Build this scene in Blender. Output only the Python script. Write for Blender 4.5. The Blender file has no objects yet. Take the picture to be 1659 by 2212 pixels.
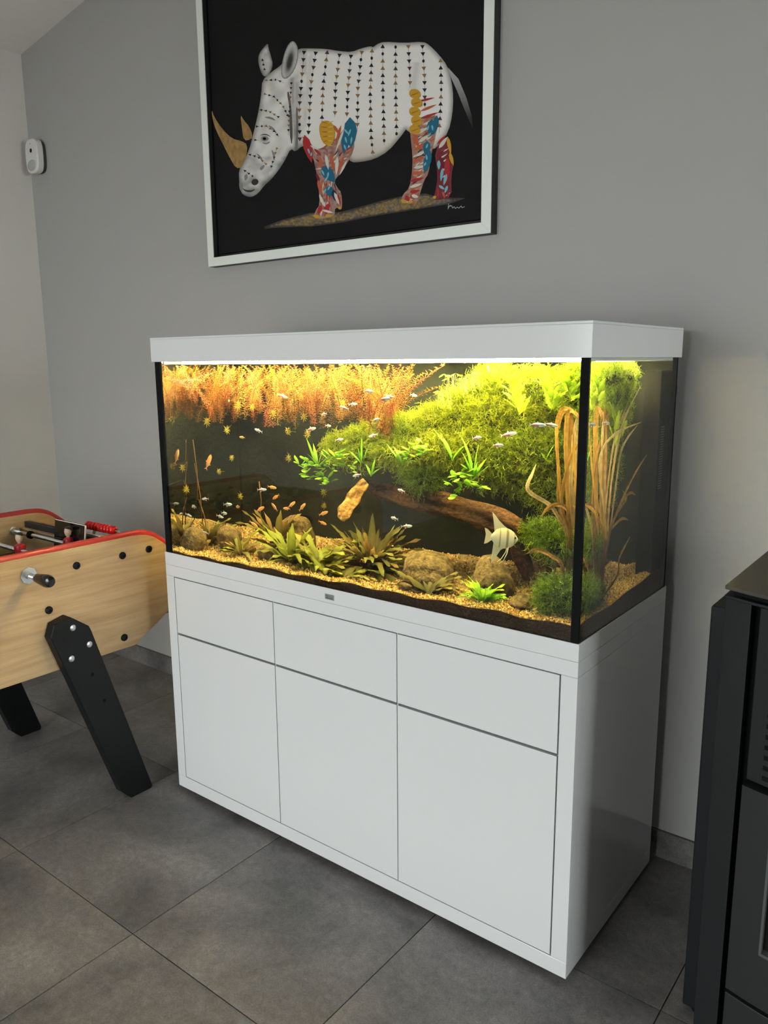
import bpy, bmesh, math, random
import numpy as np
from mathutils import Vector, Matrix, Euler
random.seed(7); RNG = np.random.default_rng(7)
scene = bpy.context.scene
COL = scene.collection
PI = math.pi

# ------------------------------------------------------------------ camera
CAM_LOC = Vector((2.1629, -1.5723, 1.4980)); CAM_ROT = (1.3816, 0.0080, 0.6612); FPX = 1698.53
cd = bpy.data.cameras.new('camera'); cam = bpy.data.objects.new('camera', cd); COL.objects.link(cam)
cam.location = CAM_LOC; cam.rotation_euler = CAM_ROT
cd.sensor_fit = 'VERTICAL'; cd.sensor_height = 36.0; cd.lens = 36.0*FPX/2212.0; cd.clip_start = 0.02
scene.camera = cam
# ------------------------------------------------------------------ sky, daylight, exposure
world = bpy.data.worlds.new('overcast_sky'); scene.world = world; world.use_nodes = True
bg = world.node_tree.nodes['Background']; bg.inputs[0].default_value = (0.97, 0.985, 1.0, 1); bg.inputs[1].default_value = 14.2
def portal(loc, rot, sx, sy):
    l = bpy.data.lights.new('window_portal', 'AREA'); l.shape = 'RECTANGLE'; l.size = sx; l.size_y = sy
    l.cycles.is_portal = True
    o = bpy.data.objects.new('window_portal', l); COL.objects.link(o); o.location = loc; o.rotation_euler = rot
WIN_F = (-0.55, 1.95, 0.06, 2.35)      # glazed doors in the wall facing the tank: x0,x1,z0,z1
portal(((WIN_F[0]+WIN_F[1])/2, -4.62, (WIN_F[2]+WIN_F[3])/2), (PI/2, 0, 0), WIN_F[1]-WIN_F[0], WIN_F[3]-WIN_F[2])
WIN_R = (-1.10, 0.50, 0.06, 2.35)      # second glazed bay in the right wall: y0,y1,z0,z1
portal((5.62, (WIN_R[0]+WIN_R[1])/2, (WIN_R[2]+WIN_R[3])/2), (PI/2, 0, PI/2), WIN_R[1]-WIN_R[0], WIN_R[3]-WIN_R[2])
vs = scene.view_settings
vs.view_transform = 'Standard'; vs.look = 'None'; vs.exposure = 0.0; vs.gamma = 1.0; vs.use_curve_mapping = False
cy = scene.cycles
cy.caustics_refractive = True; cy.caustics_reflective = False
cy.max_bounces = 10; cy.diffuse_bounces = 4; cy.glossy_bounces = 4; cy.transmission_bounces = 8; cy.transparent_max_bounces = 24
cy.sample_clamp_indirect = 40.0

# ------------------------------------------------------------------ authoring helpers (photo pixel -> point in the place)
CM = Euler(CAM_ROT, 'XYZ').to_matrix()
def ray(u, v): return CM @ Vector(((u-829.5)/FPX, -(v-1106)/FPX, -1))
def on_y(u, v, y): d = ray(u, v); return CAM_LOC + d*((y-CAM_LOC.y)/d.y)
def on_x(u, v, x): d = ray(u, v); return CAM_LOC + d*((x-CAM_LOC.x)/d.x)
def on_z(u, v, z): d = ray(u, v); return CAM_LOC + d*((z-CAM_LOC.z)/d.z)
W, D = 1.482, 0.5775            # footprint of tank and cabinet
GX0, GX1, GY0, GY1 = 0.004, 1.478, 0.004, 0.574
WATER_Z = 1.494
def wet(u, v, y=None, x=None):
    """point inside the water seen at a pixel, light bent at the glass; images mirrored in the end pane are folded back"""
    d = ray(u, v).normalized(); P = CAM_LOC + d*((GY0-CAM_LOC.y)/d.y); n = Vector((0, -1, 0))
    if P.x > GX1: P = CAM_LOC + d*((GX1-CAM_LOC.x)/d.x); n = Vector((1, 0, 0))
    c = -n.dot(d); r = 1/1.333
    t = r*d + (r*c-math.sqrt(1-r*r*(1-c*c)))*n
    q = P + t*((y-P.y)/t.y) if y is not None else P + t*((x-P.x)/t.x)
    q.x = min(max(abs(q.x-0.012)+0.012, 0.02), 1.462); q.y = min(max(q.y, 0.022), 0.545); q.z = min(q.z, WATER_Z-0.004)
    return q

# ------------------------------------------------------------------ materials
MATS = {}
def mat(name, col=(.5, .5, .5), rough=.5, metal=0, spec=.5, noise=None, bump=None, emit=None, attr=False, trans=0, coat=0, aniso=None):
    if name in MATS: return MATS[name]
    m = bpy.data.materials.new(name); m.use_nodes = True; MATS[name] = m
    nt = m.node_tree; N = nt.nodes; L = nt.links
    b = N['Principled BSDF']; out = N['Material Output']
    b.inputs['Base Color'].default_value = (*col, 1); b.inputs['Roughness'].default_value = rough
    b.inputs['Metallic'].default_value = metal; b.inputs['Specular IOR Level'].default_value = spec
    b.inputs['Coat Weight'].default_value = coat; b.inputs['Coat Roughness'].default_value = .05
    csock = None
    if attr:
        a = N.new('ShaderNodeVertexColor'); a.layer_name = 'Col'; csock = a.outputs[0]; L.new(csock, b.inputs['Base Color'])
    tc = N.new('ShaderNodeTexCoord')
    if noise:      # (scale, amount, detail[, stretch])
        mp = N.new('ShaderNodeMapping'); L.new(tc.outputs['Object'], mp.inputs[0])
        if len(noise) > 3: mp.inputs['Scale'].default_value = noise[3]
        nz = N.new('ShaderNodeTexNoise'); nz.inputs['Scale'].default_value = noise[0]; nz.inputs['Detail'].default_value = noise[2]
        L.new(mp.outputs[0], nz.inputs['Vector'])
        mx = N.new('ShaderNodeMix'); mx.data_type = 'RGBA'; mx.blend_type = 'MULTIPLY'; mx.inputs[0].default_value = 1
        rp = N.new('ShaderNodeValToRGB'); k = noise[1]
        rp.color_ramp.elements[0].position = .3; rp.color_ramp.elements[1].position = .7
        rp.color_ramp.elements[0].color = (1-k, 1-k, 1-k, 1); rp.color_ramp.elements[1].color = (1+k, 1+k, 1+k, 1)
        L.new(nz.outputs[0], rp.inputs[0])
        if csock: L.new(csock, mx.inputs[6])
        else: mx.inputs[6].default_value = (*col, 1)
        L.new(rp.outputs[0], mx.inputs[7]); csock = mx.outputs[2]; L.new(csock, b.inputs['Base Color'])
    if bump:       # (scale, strength, distance)
        nb = N.new('ShaderNodeTexNoise'); nb.inputs['Scale'].default_value = bump[0]; nb.inputs['Detail'].default_value = 4
        L.new(tc.outputs['Object'], nb.inputs['Vector'])
        bp = N.new('ShaderNodeBump'); bp.inputs['Strength'].default_value = bump[1]; bp.inputs['Distance'].default_value = bump[2]
        L.new(nb.outputs[0], bp.inputs['Height']); L.new(bp.outputs[0], b.inputs['Normal'])
    if emit:
        b.inputs['Emission Color'].default_value = (*emit[:3], 1); b.inputs['Emission Strength'].default_value = emit[3]
    if trans:
        tr = N.new('ShaderNodeBsdfTranslucent'); ms = N.new('ShaderNodeMixShader'); ms.inputs[0].default_value = trans
        if csock: L.new(csock, tr.inputs[0])
        else: tr.inputs[0].default_value = (*col, 1)
        L.new(b.outputs[0], ms.inputs[1]); L.new(tr.outputs[0], ms.inputs[2]); L.new(ms.outputs[0], out.inputs[0])
    return m

def tile_material():
    m = bpy.data.materials.new('slate_grey_tile'); m.use_nodes = True; nt = m.node_tree; N = nt.nodes; L = nt.links
    b = N['Principled BSDF']; geo = N.new('ShaderNodeNewGeometry'); oi = N.new('ShaderNodeObjectInfo')
    off = N.new('ShaderNodeVectorMath'); off.operation = 'MULTIPLY_ADD'
    cmb = N.new('ShaderNodeCombineXYZ'); L.new(oi.outputs['Random'], cmb.inputs[0]); L.new(oi.outputs['Random'], cmb.inputs[1])
    L.new(cmb.outputs[0], off.inputs[0]); off.inputs[1].default_value = (37, 91, 13); L.new(geo.outputs['Position'], off.inputs[2])
    def noise(scale, det, rough=.6, dist=0):
        n = N.new('ShaderNodeTexNoise'); n.inputs['Scale'].default_value = scale; n.inputs['Detail'].default_value = det
        n.inputs['Roughness'].default_value = rough; n.inputs['Distortion'].default_value = dist; L.new(off.outputs[0], n.inputs['Vector']); return n
    n1 = noise(3.2, 6, .6, .6); n2 = noise(42, 10, .8, .3); n3 = noise(240, 4, .7)
    r1 = N.new('ShaderNodeValToRGB'); e = r1.color_ramp.elements
    e[0].position = .30; e[0].color = (.078, .077, .078, 1); e[1].position = .70; e[1].color = (.212, .202, .200, 1)
    L.new(n1.outputs[0], r1.inputs[0])
    r2 = N.new('ShaderNodeValToRGB'); e = r2.color_ramp.elements
    e[0].position = .32; e[0].color = (.60, .60, .61, 1); e[1].position = .72; e[1].color = (1.5, 1.48, 1.44, 1); L.new(n2.outputs[0], r2.inputs[0])
    mx = N.new('ShaderNodeMix'); mx.data_type = 'RGBA'; mx.blend_type = 'MULTIPLY'; mx.inputs[0].default_value = .8
    L.new(r1.outputs[0], mx.inputs[6]); L.new(r2.outputs[0], mx.inputs[7])
    r3 = N.new('ShaderNodeValToRGB'); e = r3.color_ramp.elements
    e[0].position = .3; e[0].color = (.55, .55, .55, 1); e[1].position = .7; e[1].color = (1.5, 1.5, 1.5, 1); L.new(n3.outputs[0], r3.inputs[0])
    m2 = N.new('ShaderNodeMix'); m2.data_type = 'RGBA'; m2.blend_type = 'MULTIPLY'; m2.inputs[0].default_value = .7
    L.new(mx.outputs[2], m2.inputs[6]); L.new(r3.outputs[0], m2.inputs[7]); L.new(m2.outputs[2], b.inputs['Base Color'])
    rr = N.new('ShaderNodeMapRange'); L.new(n2.outputs[0], rr.inputs[0]); rr.inputs[3].default_value = .38; rr.inputs[4].default_value = .62
    L.new(rr.outputs[0], b.inputs['Roughness'])
    bp = N.new('ShaderNodeBump'); bp.inputs['Strength'].default_value = .25; bp.inputs['Distance'].default_value = .002
    L.new(n2.outputs[0], bp.inputs['Height']); L.new(bp.outputs[0], b.inputs['Normal'])
    return m
def wood_material(name, c0, c1, axis='Y'):
    m = bpy.data.materials.new(name); m.use_nodes = True; nt = m.node_tree; N = nt.nodes; L = nt.links; b = N['Principled BSDF']
    tc = N.new('ShaderNodeTexCoord'); mp = N.new('ShaderNodeMapping'); L.new(tc.outputs['Object'], mp.inputs[0])
    mp.inputs['Scale'].default_value = {'Y': (9, .9, 14), 'X': (.9, 9, 14)}[axis]
    n = N.new('ShaderNodeTexNoise'); n.inputs['Scale'].default_value = 2.2; n.inputs['Detail'].default_value = 7; n.inputs['Distortion'].default_value = 1.2
    L.new(mp.outputs[0], n.inputs['Vector'])
    mp2 = N.new('ShaderNodeMapping'); L.new(tc.outputs['Object'], mp2.inputs[0])
    mp2.inputs['Scale'].default_value = {'Y': (60, 3, 160), 'X': (3, 60, 160)}[axis]
    n2 = N.new('ShaderNodeTexNoise'); n2.inputs['Scale'].default_value = 2; n2.inputs['Detail'].default_value = 3; L.new(mp2.outputs[0], n2.inputs['Vector'])
    ad = N.new('ShaderNodeMath'); ad.operation = 'MULTIPLY_ADD'; L.new(n2.outputs[0], ad.inputs[0]); ad.inputs[1].default_value = .35; L.new(n.outputs[0], ad.inputs[2])
    r = N.new('ShaderNodeValToRGB'); e = r.color_ramp.elements; e[0].position = .45; e[0].color = (*c0, 1); e[1].position = .85; e[1].color = (*c1, 1)
    L.new(ad.outputs[0], r.inputs[0]); L.new(r.outputs[0], b.inputs['Base Color']); b.inputs['Roughness'].default_value = .42
    return m
def pane_material():
    m = bpy.data.materials.new('clear_pane_glass'); m.use_nodes = True; nt = m.node_tree; N = nt.nodes; L = nt.links
    N.remove(N['Principled BSDF']); out = N['Material Output']
    tr = N.new('ShaderNodeBsdfTransparent'); tr.inputs[0].default_value = (.97, .985, .97, 1)
    gl = N.new('ShaderNodeBsdfGlossy'); gl.inputs['Roughness'].default_value = 0
    lw = N.new('ShaderNodeLayerWeight'); lw.inputs[0].default_value = .5
    pw = N.new('ShaderNodeMath'); pw.operation = 'POWER'; L.new(lw.outputs['Facing'], pw.inputs[0]); pw.inputs[1].default_value = 5
    ma = N.new('ShaderNodeMath'); ma.operation = 'MULTIPLY_ADD'; L.new(pw.outputs[0], ma.inputs[0]); ma.inputs[1].default_value = .96; ma.inputs[2].default_value = .04
    ge = N.new('ShaderNodeNewGeometry'); inv = N.new('ShaderNodeMath'); inv.operation = 'SUBTRACT'; inv.inputs[0].default_value = 1; L.new(ge.outputs['Backfacing'], inv.inputs[1])
    mu = N.new('ShaderNodeMath'); mu.operation = 'MULTIPLY'; L.new(ma.outputs[0], mu.inputs[0]); L.new(inv.outputs[0], mu.inputs[1])
    ms = N.new('ShaderNodeMixShader'); L.new(mu.outputs[0], ms.inputs[0]); L.new(tr.outputs[0], ms.inputs[1]); L.new(gl.outputs[0], ms.inputs[2])
    L.new(ms.outputs[0], out.inputs[0]); return m
def water_side_material():
    m = bpy.data.materials.new('tank_water'); m.use_nodes = True; nt = m.node_tree; N = nt.nodes; L = nt.links
    N.remove(N['Principled BSDF']); out = N['Material Output']
    g = N.new('ShaderNodeBsdfGlass'); r = N.new('ShaderNodeBsdfRefraction'); ge = N.new('ShaderNodeNewGeometry'); ms = N.new('ShaderNodeMixShader')
    for k in (g, r): k.inputs['IOR'].default_value = 1.333; k.inputs['Roughness'].default_value = 0; k.inputs['Color'].default_value = (1, .985, .93, 1)
    L.new(ge.outputs['Backfacing'], ms.inputs[0]); L.new(r.outputs[0], ms.inputs[1]); L.new(g.outputs[0], ms.inputs[2]); L.new(ms.outputs[0], out.inputs[0])
    return m
def water_top_material():
    m = bpy.data.materials.new('water_surface'); m.use_nodes = True; nt = m.node_tree; N = nt.nodes; L = nt.links
    N.remove(N['Principled BSDF']); out = N['Material Output']
    tr = N.new('ShaderNodeBsdfTransparent'); tr.inputs[0].default_value = (1, .99, .95, 1)
    gl = N.new('ShaderNodeBsdfGlossy'); gl.inputs['Roughness'].default_value = .04
    nz = N.new('ShaderNodeTexNoise'); nz.inputs['Scale'].default_value = 22; bp = N.new('ShaderNodeBump'); bp.inputs['Strength'].default_value = .4; bp.inputs['Distance'].default_value = .01
    L.new(nz.outputs[0], bp.inputs['Height']); L.new(bp.outputs[0], gl.inputs['Normal'])
    lw = N.new('ShaderNodeLayerWeight'); lw.inputs[0].default_value = .5
    pw = N.new('ShaderNodeMath'); pw.operation = 'POWER'; L.new(lw.outputs['Facing'], pw.inputs[0]); pw.inputs[1].default_value = 5
    ms = N.new('ShaderNodeMixShader'); L.new(pw.outputs[0], ms.inputs[0]); L.new(tr.outputs[0], ms.inputs[1]); L.new(gl.outputs[0], ms.inputs[2])
    L.new(ms.outputs[0], out.inputs[0]); return m

M_TILE = tile_material(); M_PANE = pane_material(); M_WATER = water_side_material(); M_WTOP = water_top_material()
M_OAK = wood_material('light_oak', (.37, .245, .118), (.53, .38, .21), 'Y'); M_OAKX = wood_material('light_oak_cross', (.37, .245, .118), (.53, .38, .21), 'X')
M_WHITE = mat('white_gloss_laminate', (.63, .64, .65), .16, spec=.5)
M_WALL = mat('grey_wall_paint', (.380, .377, .370), .85, spec=.25, bump=(900, .12, .0006))
M_LWALL = mat('warm_white_wall_paint', (.64, .62, .585), .88, spec=.25, bump=(900, .12, .0006))
M_CEIL = mat('off_white_ceiling_paint', (.80, .77, .74), .9, spec=.2)
M_GROUT = mat('dark_grout', (.05, .047, .043), .9)
M_BLACK = mat('black_lacquer', (.006, .0065, .007), .45, spec=.22)
M_RUBBER = mat('black_silicone', (.006, .007, .007), .8, spec=.08)
M_CHROME = mat('polished_chrome', (.82, .82, .83), .12, metal=1)
M_NICKEL = mat('satin_nickel', (.62, .64, .64), .32, metal=1)
M_RED = mat('red_plastic_edge', (.36, .022, .026), .35)
M_REDG = mat('red_gloss_bead', (.55, .008, .006), .16)
M_FOL = mat('foliage', attr=True, rough=.55, spec=.3, trans=.38)
M_PAINT = mat('artist_paint', attr=True, rough=.55, spec=.25)
M_STOVE = mat('anthracite_metal', (.0135, .0150, .0160), .5, spec=.2, bump=(1200, .12, .0004))
M_STOVED = mat('anthracite_casing', (.008, .009, .010), .6, spec=.15)

# ------------------------------------------------------------------ geometry helpers
class MB:
    def __init__(s): s.v = []; s.f = []; s.m = []; s.c = []
    def add(s, vs_, fs, mi=0, col=None):
        o = len(s.v); s.v += [tuple(p) for p in vs_]; s.f += [tuple(i+o for i in f) for f in fs]; s.m += [mi]*len(fs)
        if col is not None: s.c += ([col]*len(vs_) if not isinstance(col, list) else col)
        return s
    def box(s, a, b, mi=0, col=None):
        x0, y0, z0 = a; x1, y1, z1 = b
        return s.add([(x0,y0,z0),(x1,y0,z0),(x1,y1,z0),(x0,y1,z0),(x0,y0,z1),(x1,y0,z1),(x1,y1,z1),(x0,y1,z1)],
              [(0,3,2,1),(4,5,6,7),(0,1,5,4),(1,2,6,5),(2,3,7,6),(3,0,4,7)], mi, col)
    def prism(s, poly, axis, a, b, mi=0):
        """polygon (2D) extruded along an axis; 'x': (y,z) 'y': (x,z) 'z': (x,y)"""
        def P(q, t): return {'x': (t, q[0], q[1]), 'y': (q[0], t, q[1]), 'z': (q[0], q[1], t)}[axis]
        n = len(poly); area = sum(poly[i][0]*poly[(i+1) % n][1]-poly[(i+1) % n][0]*poly[i][1] for i in range(n))
        flip = (area < 0) ^ (axis == 'y')
        if flip: poly = poly[::-1]
        if a > b: a, b = b, a
        vs_ = [P(q, a) for q in poly]+[P(q, b) for q in poly]
        fs = [tuple(range(n))[::-1], tuple(range(n, 2*n))]+[(i, (i+1) % n, n+(i+1) % n, n+i) for i in range(n)]
        return s.add(vs_, fs, mi)
    def tube(s, path, r, n=10, mi=0, cap=True, col=None, flat=1.0):
        path = [Vector(p) for p in path]; k = len(path)
        rs = r if isinstance(r, (list, tuple)) else [r]*k
        t0 = (path[1]-path[0]).normalized(); up = Vector((0, 0, 1)) if abs(t0.z) < .9 else Vector((1, 0, 0))
        vs_ = []; side = t0.cross(up).normalized()
        for i in range(k):
            t = (path[min(i+1, k-1)]-path[max(i-1, 0)]).normalized()
            side = (side-t*side.dot(t)).normalized(); u2 = side.cross(t)
            for j in range(n):
                a = 2*PI*j/n; vs_.append(path[i]+(side*math.cos(a)+u2*math.sin(a)*flat)*rs[i])
        fs = [(i*n+j, i*n+(j+1) % n, (i+1)*n+(j+1) % n, (i+1)*n+j) for i in range(k-1) for j in range(n)]
        fs = [f[::-1] for f in fs]
        if cap: fs += [tuple(range(n)), tuple(range((k-1)*n, k*n))[::-1]]
        return s.add(vs_, fs, mi, col)
    def lathe(s, prof, origin, axis, n=20, mi=0):
        """profile [(t,r)] turned about an axis through origin"""
        ax = Vector(axis).normalized(); o = Vector(origin)
        u = ax.orthogonal().normalized(); w = ax.cross(u); vs_ = []
        for t, r in prof:
            for j in range(n):
                a = 2*PI*j/n; vs_.append(o+ax*t+(u*math.cos(a)+w*math.sin(a))*max(r, 1e-5))
        k = len(prof)
        fs = [(i*n+j, i*n+(j+1) % n, (i+1)*n+(j+1) % n, (i+1)*n+j) for i in range(k-1) for j in range(n)]
        fs += [tuple(range(n))[::-1], tuple(range((k-1)*n, k*n))]
        return s.add(vs_, fs, mi)
    def ball(s, c, r, n=12, mi=0, col=None):
        c = Vector(c); r = Vector(r) if not isinstance(r, (int, float)) else Vector((r, r, r)); vs_ = []; m = n//2+1
        for i in range(m):
            p = PI*i/(m-1)
            for j in range(n): a = 2*PI*j/n; vs_.append((c.x+r.x*math.sin(p)*math.cos(a), c.y+r.y*math.sin(p)*math.sin(a), c.z+r.z*math.cos(p)))
        fs = [(i*n+j, (i+1)*n+j, (i+1)*n+(j+1) % n, i*n+(j+1) % n) for i in range(m-1) for j in range(n)]
        return s.add(vs_, fs, mi, col)
    def mesh(s, name, mats, smooth=False, sharp=None):
        me = bpy.data.meshes.new(name); me.from_pydata(s.v, [], s.f)
        for m in (mats if isinstance(mats, (list, tuple)) else [mats]): me.materials.append(m)
        if any(s.m): me.polygons.foreach_set('material_index', s.m)
        if s.c:
            ca = me.color_attributes.new('Col', 'FLOAT_COLOR', 'POINT')
            ca.data.foreach_set('color', np.array([(*c[:3], 1) for c in s.c], dtype=np.float32).ravel())
        if smooth: me.shade_smooth()
        if sharp is not None: me.shade_smooth(); me.set_sharp_from_angle(angle=sharp)
        me.update(); return me
    def build(s, name, mats, parent=None, smooth=False, bevel=0, sharp=None, seg=2):
        o = bpy.data.objects.new(name, s.mesh(name, mats, smooth, sharp)); COL.objects.link(o)
        if parent is not None: attach(o, parent)
        if bevel:
            b = o.modifiers.new('bevel', 'BEVEL'); b.width = bevel; b.segments = seg; b.limit_method = 'ANGLE'; b.angle_limit = .6
        return o
def world_of(o):
    m = o.matrix_basis.copy()
    return m if o.parent is None else world_of(o.parent) @ o.matrix_parent_inverse @ m
def attach(o, parent):
    o.parent = parent; o.matrix_parent_inverse = world_of(parent).inverted()
def tag(o, label, cat=None, group=None, kind=None):
    if label: o['label'] = label
    if cat: o['category'] = cat
    if group: o['group'] = group
    if kind: o['kind'] = kind
    return o
def thing(name, label, cat, loc=(0, 0, 0), group=None):
    o = bpy.data.objects.new(name, None); COL.objects.link(o); o.location = loc; o.empty_display_size = .05
    return tag(o, label, cat, group)
def struct(o, label, cat=None): return tag(o, label, cat, None, 'structure')
def box_obj(name, a, b, m, parent=None, bevel=0): return MB().box(a, b).build(name, m, parent, bevel=bevel)

# ================================================================== THE ROOM
YW, XL, XR, YF = 0.6566, -1.805, 5.6, -4.6
def ceil_z(x): return 2.985+(x-XL)*0.1645
floor = struct(box_obj('floor', (XL, YF, -.06), (XR, YW, -.0035), M_GROUT), 'dark grey floor of large square stone look tiles', 'floor')
PITCH = .602; TX0, TY0 = .485, -.5295
full = None
for i in range(-5, 9):
    for j in range(-8, 4):
        x0, y0 = TX0+i*PITCH, TY0+j*PITCH; a = (max(x0+.0015, XL), max(y0+.0015, YF)); b = (min(x0+PITCH-.0015, XR), min(y0+PITCH-.0015, YW))
        if b[0]-a[0] < .02 or b[1]-a[1] < .02: continue
        whole = abs(b[0]-a[0]-PITCH+.003) < 1e-5 and abs(b[1]-a[1]-PITCH+.003) < 1e-5
        cx, cy_ = (a[0]+b[0])/2, (a[1]+b[1])/2
        if whole and full: o = bpy.data.objects.new('floor_tile', full); COL.objects.link(o); attach(o, floor)
        else:
            o = MB().box((a[0]-cx, a[1]-cy_, -.009), (b[0]-cx, b[1]-cy_, 0)).build('floor_tile', M_TILE, floor)
            if whole: full = o.data
        o.location = (cx, cy_, 0)
ztop = ceil_z(XR)+.2
struct(MB().prism([(XL, -.06), (XR, -.06), (XR, ceil_z(XR)), (XL, ceil_z(XL))], 'y', YW, YW+.12).build('wall_back', M_WALL), 'grey painted wall behind the aquarium', 'wall')
struct(box_obj('wall_left', (XL-.12, YF-.12, -.06), (XL, YW+.12, ceil_z(XL)), M_LWALL), 'warm white side wall beyond the football table', 'wall')
wr = MB()
for ya, yb, za, zb in ((YF-.12, WIN_R[0], -.06, ceil_z(XR)), (WIN_R[1], YW+.12, -.06, ceil_z(XR)), (WIN_R[0], WIN_R[1], -.06, WIN_R[2]), (WIN_R[0], WIN_R[1], WIN_R[3], ceil_z(XR))): wr.box((XR, ya, za), (XR+.2, yb, zb))
struct(wr.build('wall_right', M_LWALL), 'white side wall behind the photographer to the right', 'wall')
struct(MB().prism([(XL-.12, ceil_z(XL)-.0197), (XR+.12, ceil_z(XR)+.0197), (XR+.12, ceil_z(XR)+.15), (XL-.12, ceil_z(XL)+.12)], 'y', YF-.12, YW+.12).build('ceiling', M_CEIL), 'sloping off white ceiling rising to the right', 'ceiling')
wf = MB(); x0, x1, z0, z1 = WIN_F
for poly in ([(XL, -.06), (x0, -.06), (x0, ceil_z(x0)), (XL, ceil_z(XL))], [(x1, -.06), (XR, -.06), (XR, ceil_z(XR)), (x1, ceil_z(x1))],
             [(x0, z1), (x1, z1), (x1, ceil_z(x1)), (x0, ceil_z(x0))], [(x0, -.06), (x1, -.06), (x1, z0), (x0, z0)]):
    wf.prism(poly, 'y', YF-.2, YF)
struct(wf.build('wall_front', M_LWALL), 'white wall with wide glazed doors facing the aquarium', 'wall')
M_ALU = mat('dark_window_aluminium', (.03, .032, .035), .4)
win = struct(thing('window_1', None, None, ((x0+x1)/2, YF-.1, z0)), 'wide glazed sliding doors with dark frames', 'window')
fr = MB()
for xx in (x0, (x0+x1)/2-.035, x1-.07): fr.box((xx, YF-.13, z0), (xx+.07, YF-.07, z1))
for zz in (z0, z1-.07): fr.box((x0, YF-.13, zz), (x1, YF-.07, zz+.07))
fr.build('window_frame', M_ALU, win)
for k in range(2):
    xa = x0+.07 if k == 0 else (x0+x1)/2+.035; xb = (x0+x1)/2-.035 if k == 0 else x1-.07
    box_obj('window_pane', (xa, YF-.104, z0+.07), (xb, YF-.098, z1-.07), M_PANE, win)
win2 = struct(thing('window_2', None, None, (XR+.1, -.3, WIN_R[2])), 'glazed bay with dark frame in the right wall', 'window')
fr = MB()
for yy in (WIN_R[0], -.335, WIN_R[1]-.07): fr.box((XR+.07, yy, WIN_R[2]), (XR+.13, yy+.07, WIN_R[3]))
for zz in (WIN_R[2], WIN_R[3]-.07): fr.box((XR+.07, WIN_R[0], zz), (XR+.13, WIN_R[1], zz+.07))
fr.build('window_frame', M_ALU, win2)
for ya, yb in ((WIN_R[0]+.07, -.335), (-.265, WIN_R[1]-.07)): box_obj('window_pane', (XR+.098, ya, WIN_R[2]+.07), (XR+.104, yb, WIN_R[3]-.07), M_PANE, win2)
struct(box_obj('lawn_ground', (XR+.21, -14, -.3), (16, 8, -.08), mat('pale_terrace_paving', (.32, .31, .30), .9)), 'pale paved ground outside the right bay', 'terrace')
struct(box_obj('terrace_ground', (-9, -14, -.3), (XR+.2, YF-.21, -.08), mat('pale_terrace_paving', (.32, .31, .30), .9)), 'pale paved terrace outside the glazed doors', 'terrace')
# baseboards of the same tile
def baseboard(name, label, a, b, along):
    base = struct(box_obj(name, *((( a[0], YW-.002, 0), (b[0], YW-.0005, .088)) if along == 'x' else ((XL+.0005, a[1], 0), (XL+.002, b[1], .088))), M_GROUT), label, 'baseboard')
    t = a[0] if along == 'x' else a[1]; end = b[0] if along == 'x' else b[1]
    t = t-((t-(TX0 if along == 'x' else TY0)) % PITCH)
    while t < end-.01:
        s0, s1 = max(t+.001, a[0] if along == 'x' else a[1]), min(t+PITCH-.001, end)
        if s1-s0 > .01:
            if along == 'x': box_obj('baseboard_tile', (s0, YW-.0105, 0.0005), (s1, YW-.002, .087), M_TILE, base, .0008)
            else: box_obj('baseboard_tile', (XL+.002, s0, .0005), (XL+.0105, s1, .087), M_TILE, base, .0008)
        t += PITCH
baseboard('baseboard_back', 'grey tile skirting along the grey wall', (XL+.012, 0), (XR, 0), 'x')
baseboard('baseboard_left', 'grey tile skirting along the white side wall', (0, YF), (0, YW-.012), 'y')

# ================================================================== CABINET
cab = thing('aquarium_cabinet', 'glossy white three door cabinet carrying the aquarium', 'cabinet', (W/2, D/2, 0))
Z_BOT, Z_BP, Z_IT, Z_CT = .0228, .0665, .7961, .8346
box_obj('bottom_panel', (0, 0, Z_BOT), (W, D, Z_BP-.0004), M_WHITE, cab, .0012)
box_obj('top_panel', (0, 0, Z_IT+.0004), (W, D, Z_CT-.0006), M_WHITE, cab, .0012)
for xa in (0, W-.0405): box_obj('side_panel', (xa, .0002, Z_BP), (xa+.0405, D, Z_IT), M_WHITE, cab, .0010)
box_obj('back_panel', (.0405, D-.02, Z_BP), (W-.0405, D-.002, Z_IT), M_WHITE, cab)
box_obj('gap_shade_sheet', (.0405, .0225, Z_BP), (W-.0405, .028, Z_IT), M_BLACK, cab)  # black sheet behind the fronts, stands in for shade in the door gaps
cols = [(.0435, .5085), (.5120, .9725), (.9765, 1.4380)]
ZS = .5965
for i, (xa, xb) in enumerate(cols):
    box_obj('door', (xa, .0006, Z_BP+.0024), (xb, .020, ZS-.0036), M_WHITE, cab, .0009)
    box_obj('drawer_front', (xa, .0006, ZS+.0036), (xb, .020, Z_IT-.0026), M_WHITE, cab, .0009)
    if i < 2: box_obj('divider_panel', (xb+.0008, .004, Z_BP), (cols[i+1][0]-.0008, .024, Z_IT), M_WHITE, cab)
for xa in (.10, W/2-.04, W-.18):
    for ya in (.09, D-.13): box_obj('foot', (xa, ya, 0), (xa+.08, ya+.05, Z_BOT), M_RUBBER, cab)

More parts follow.
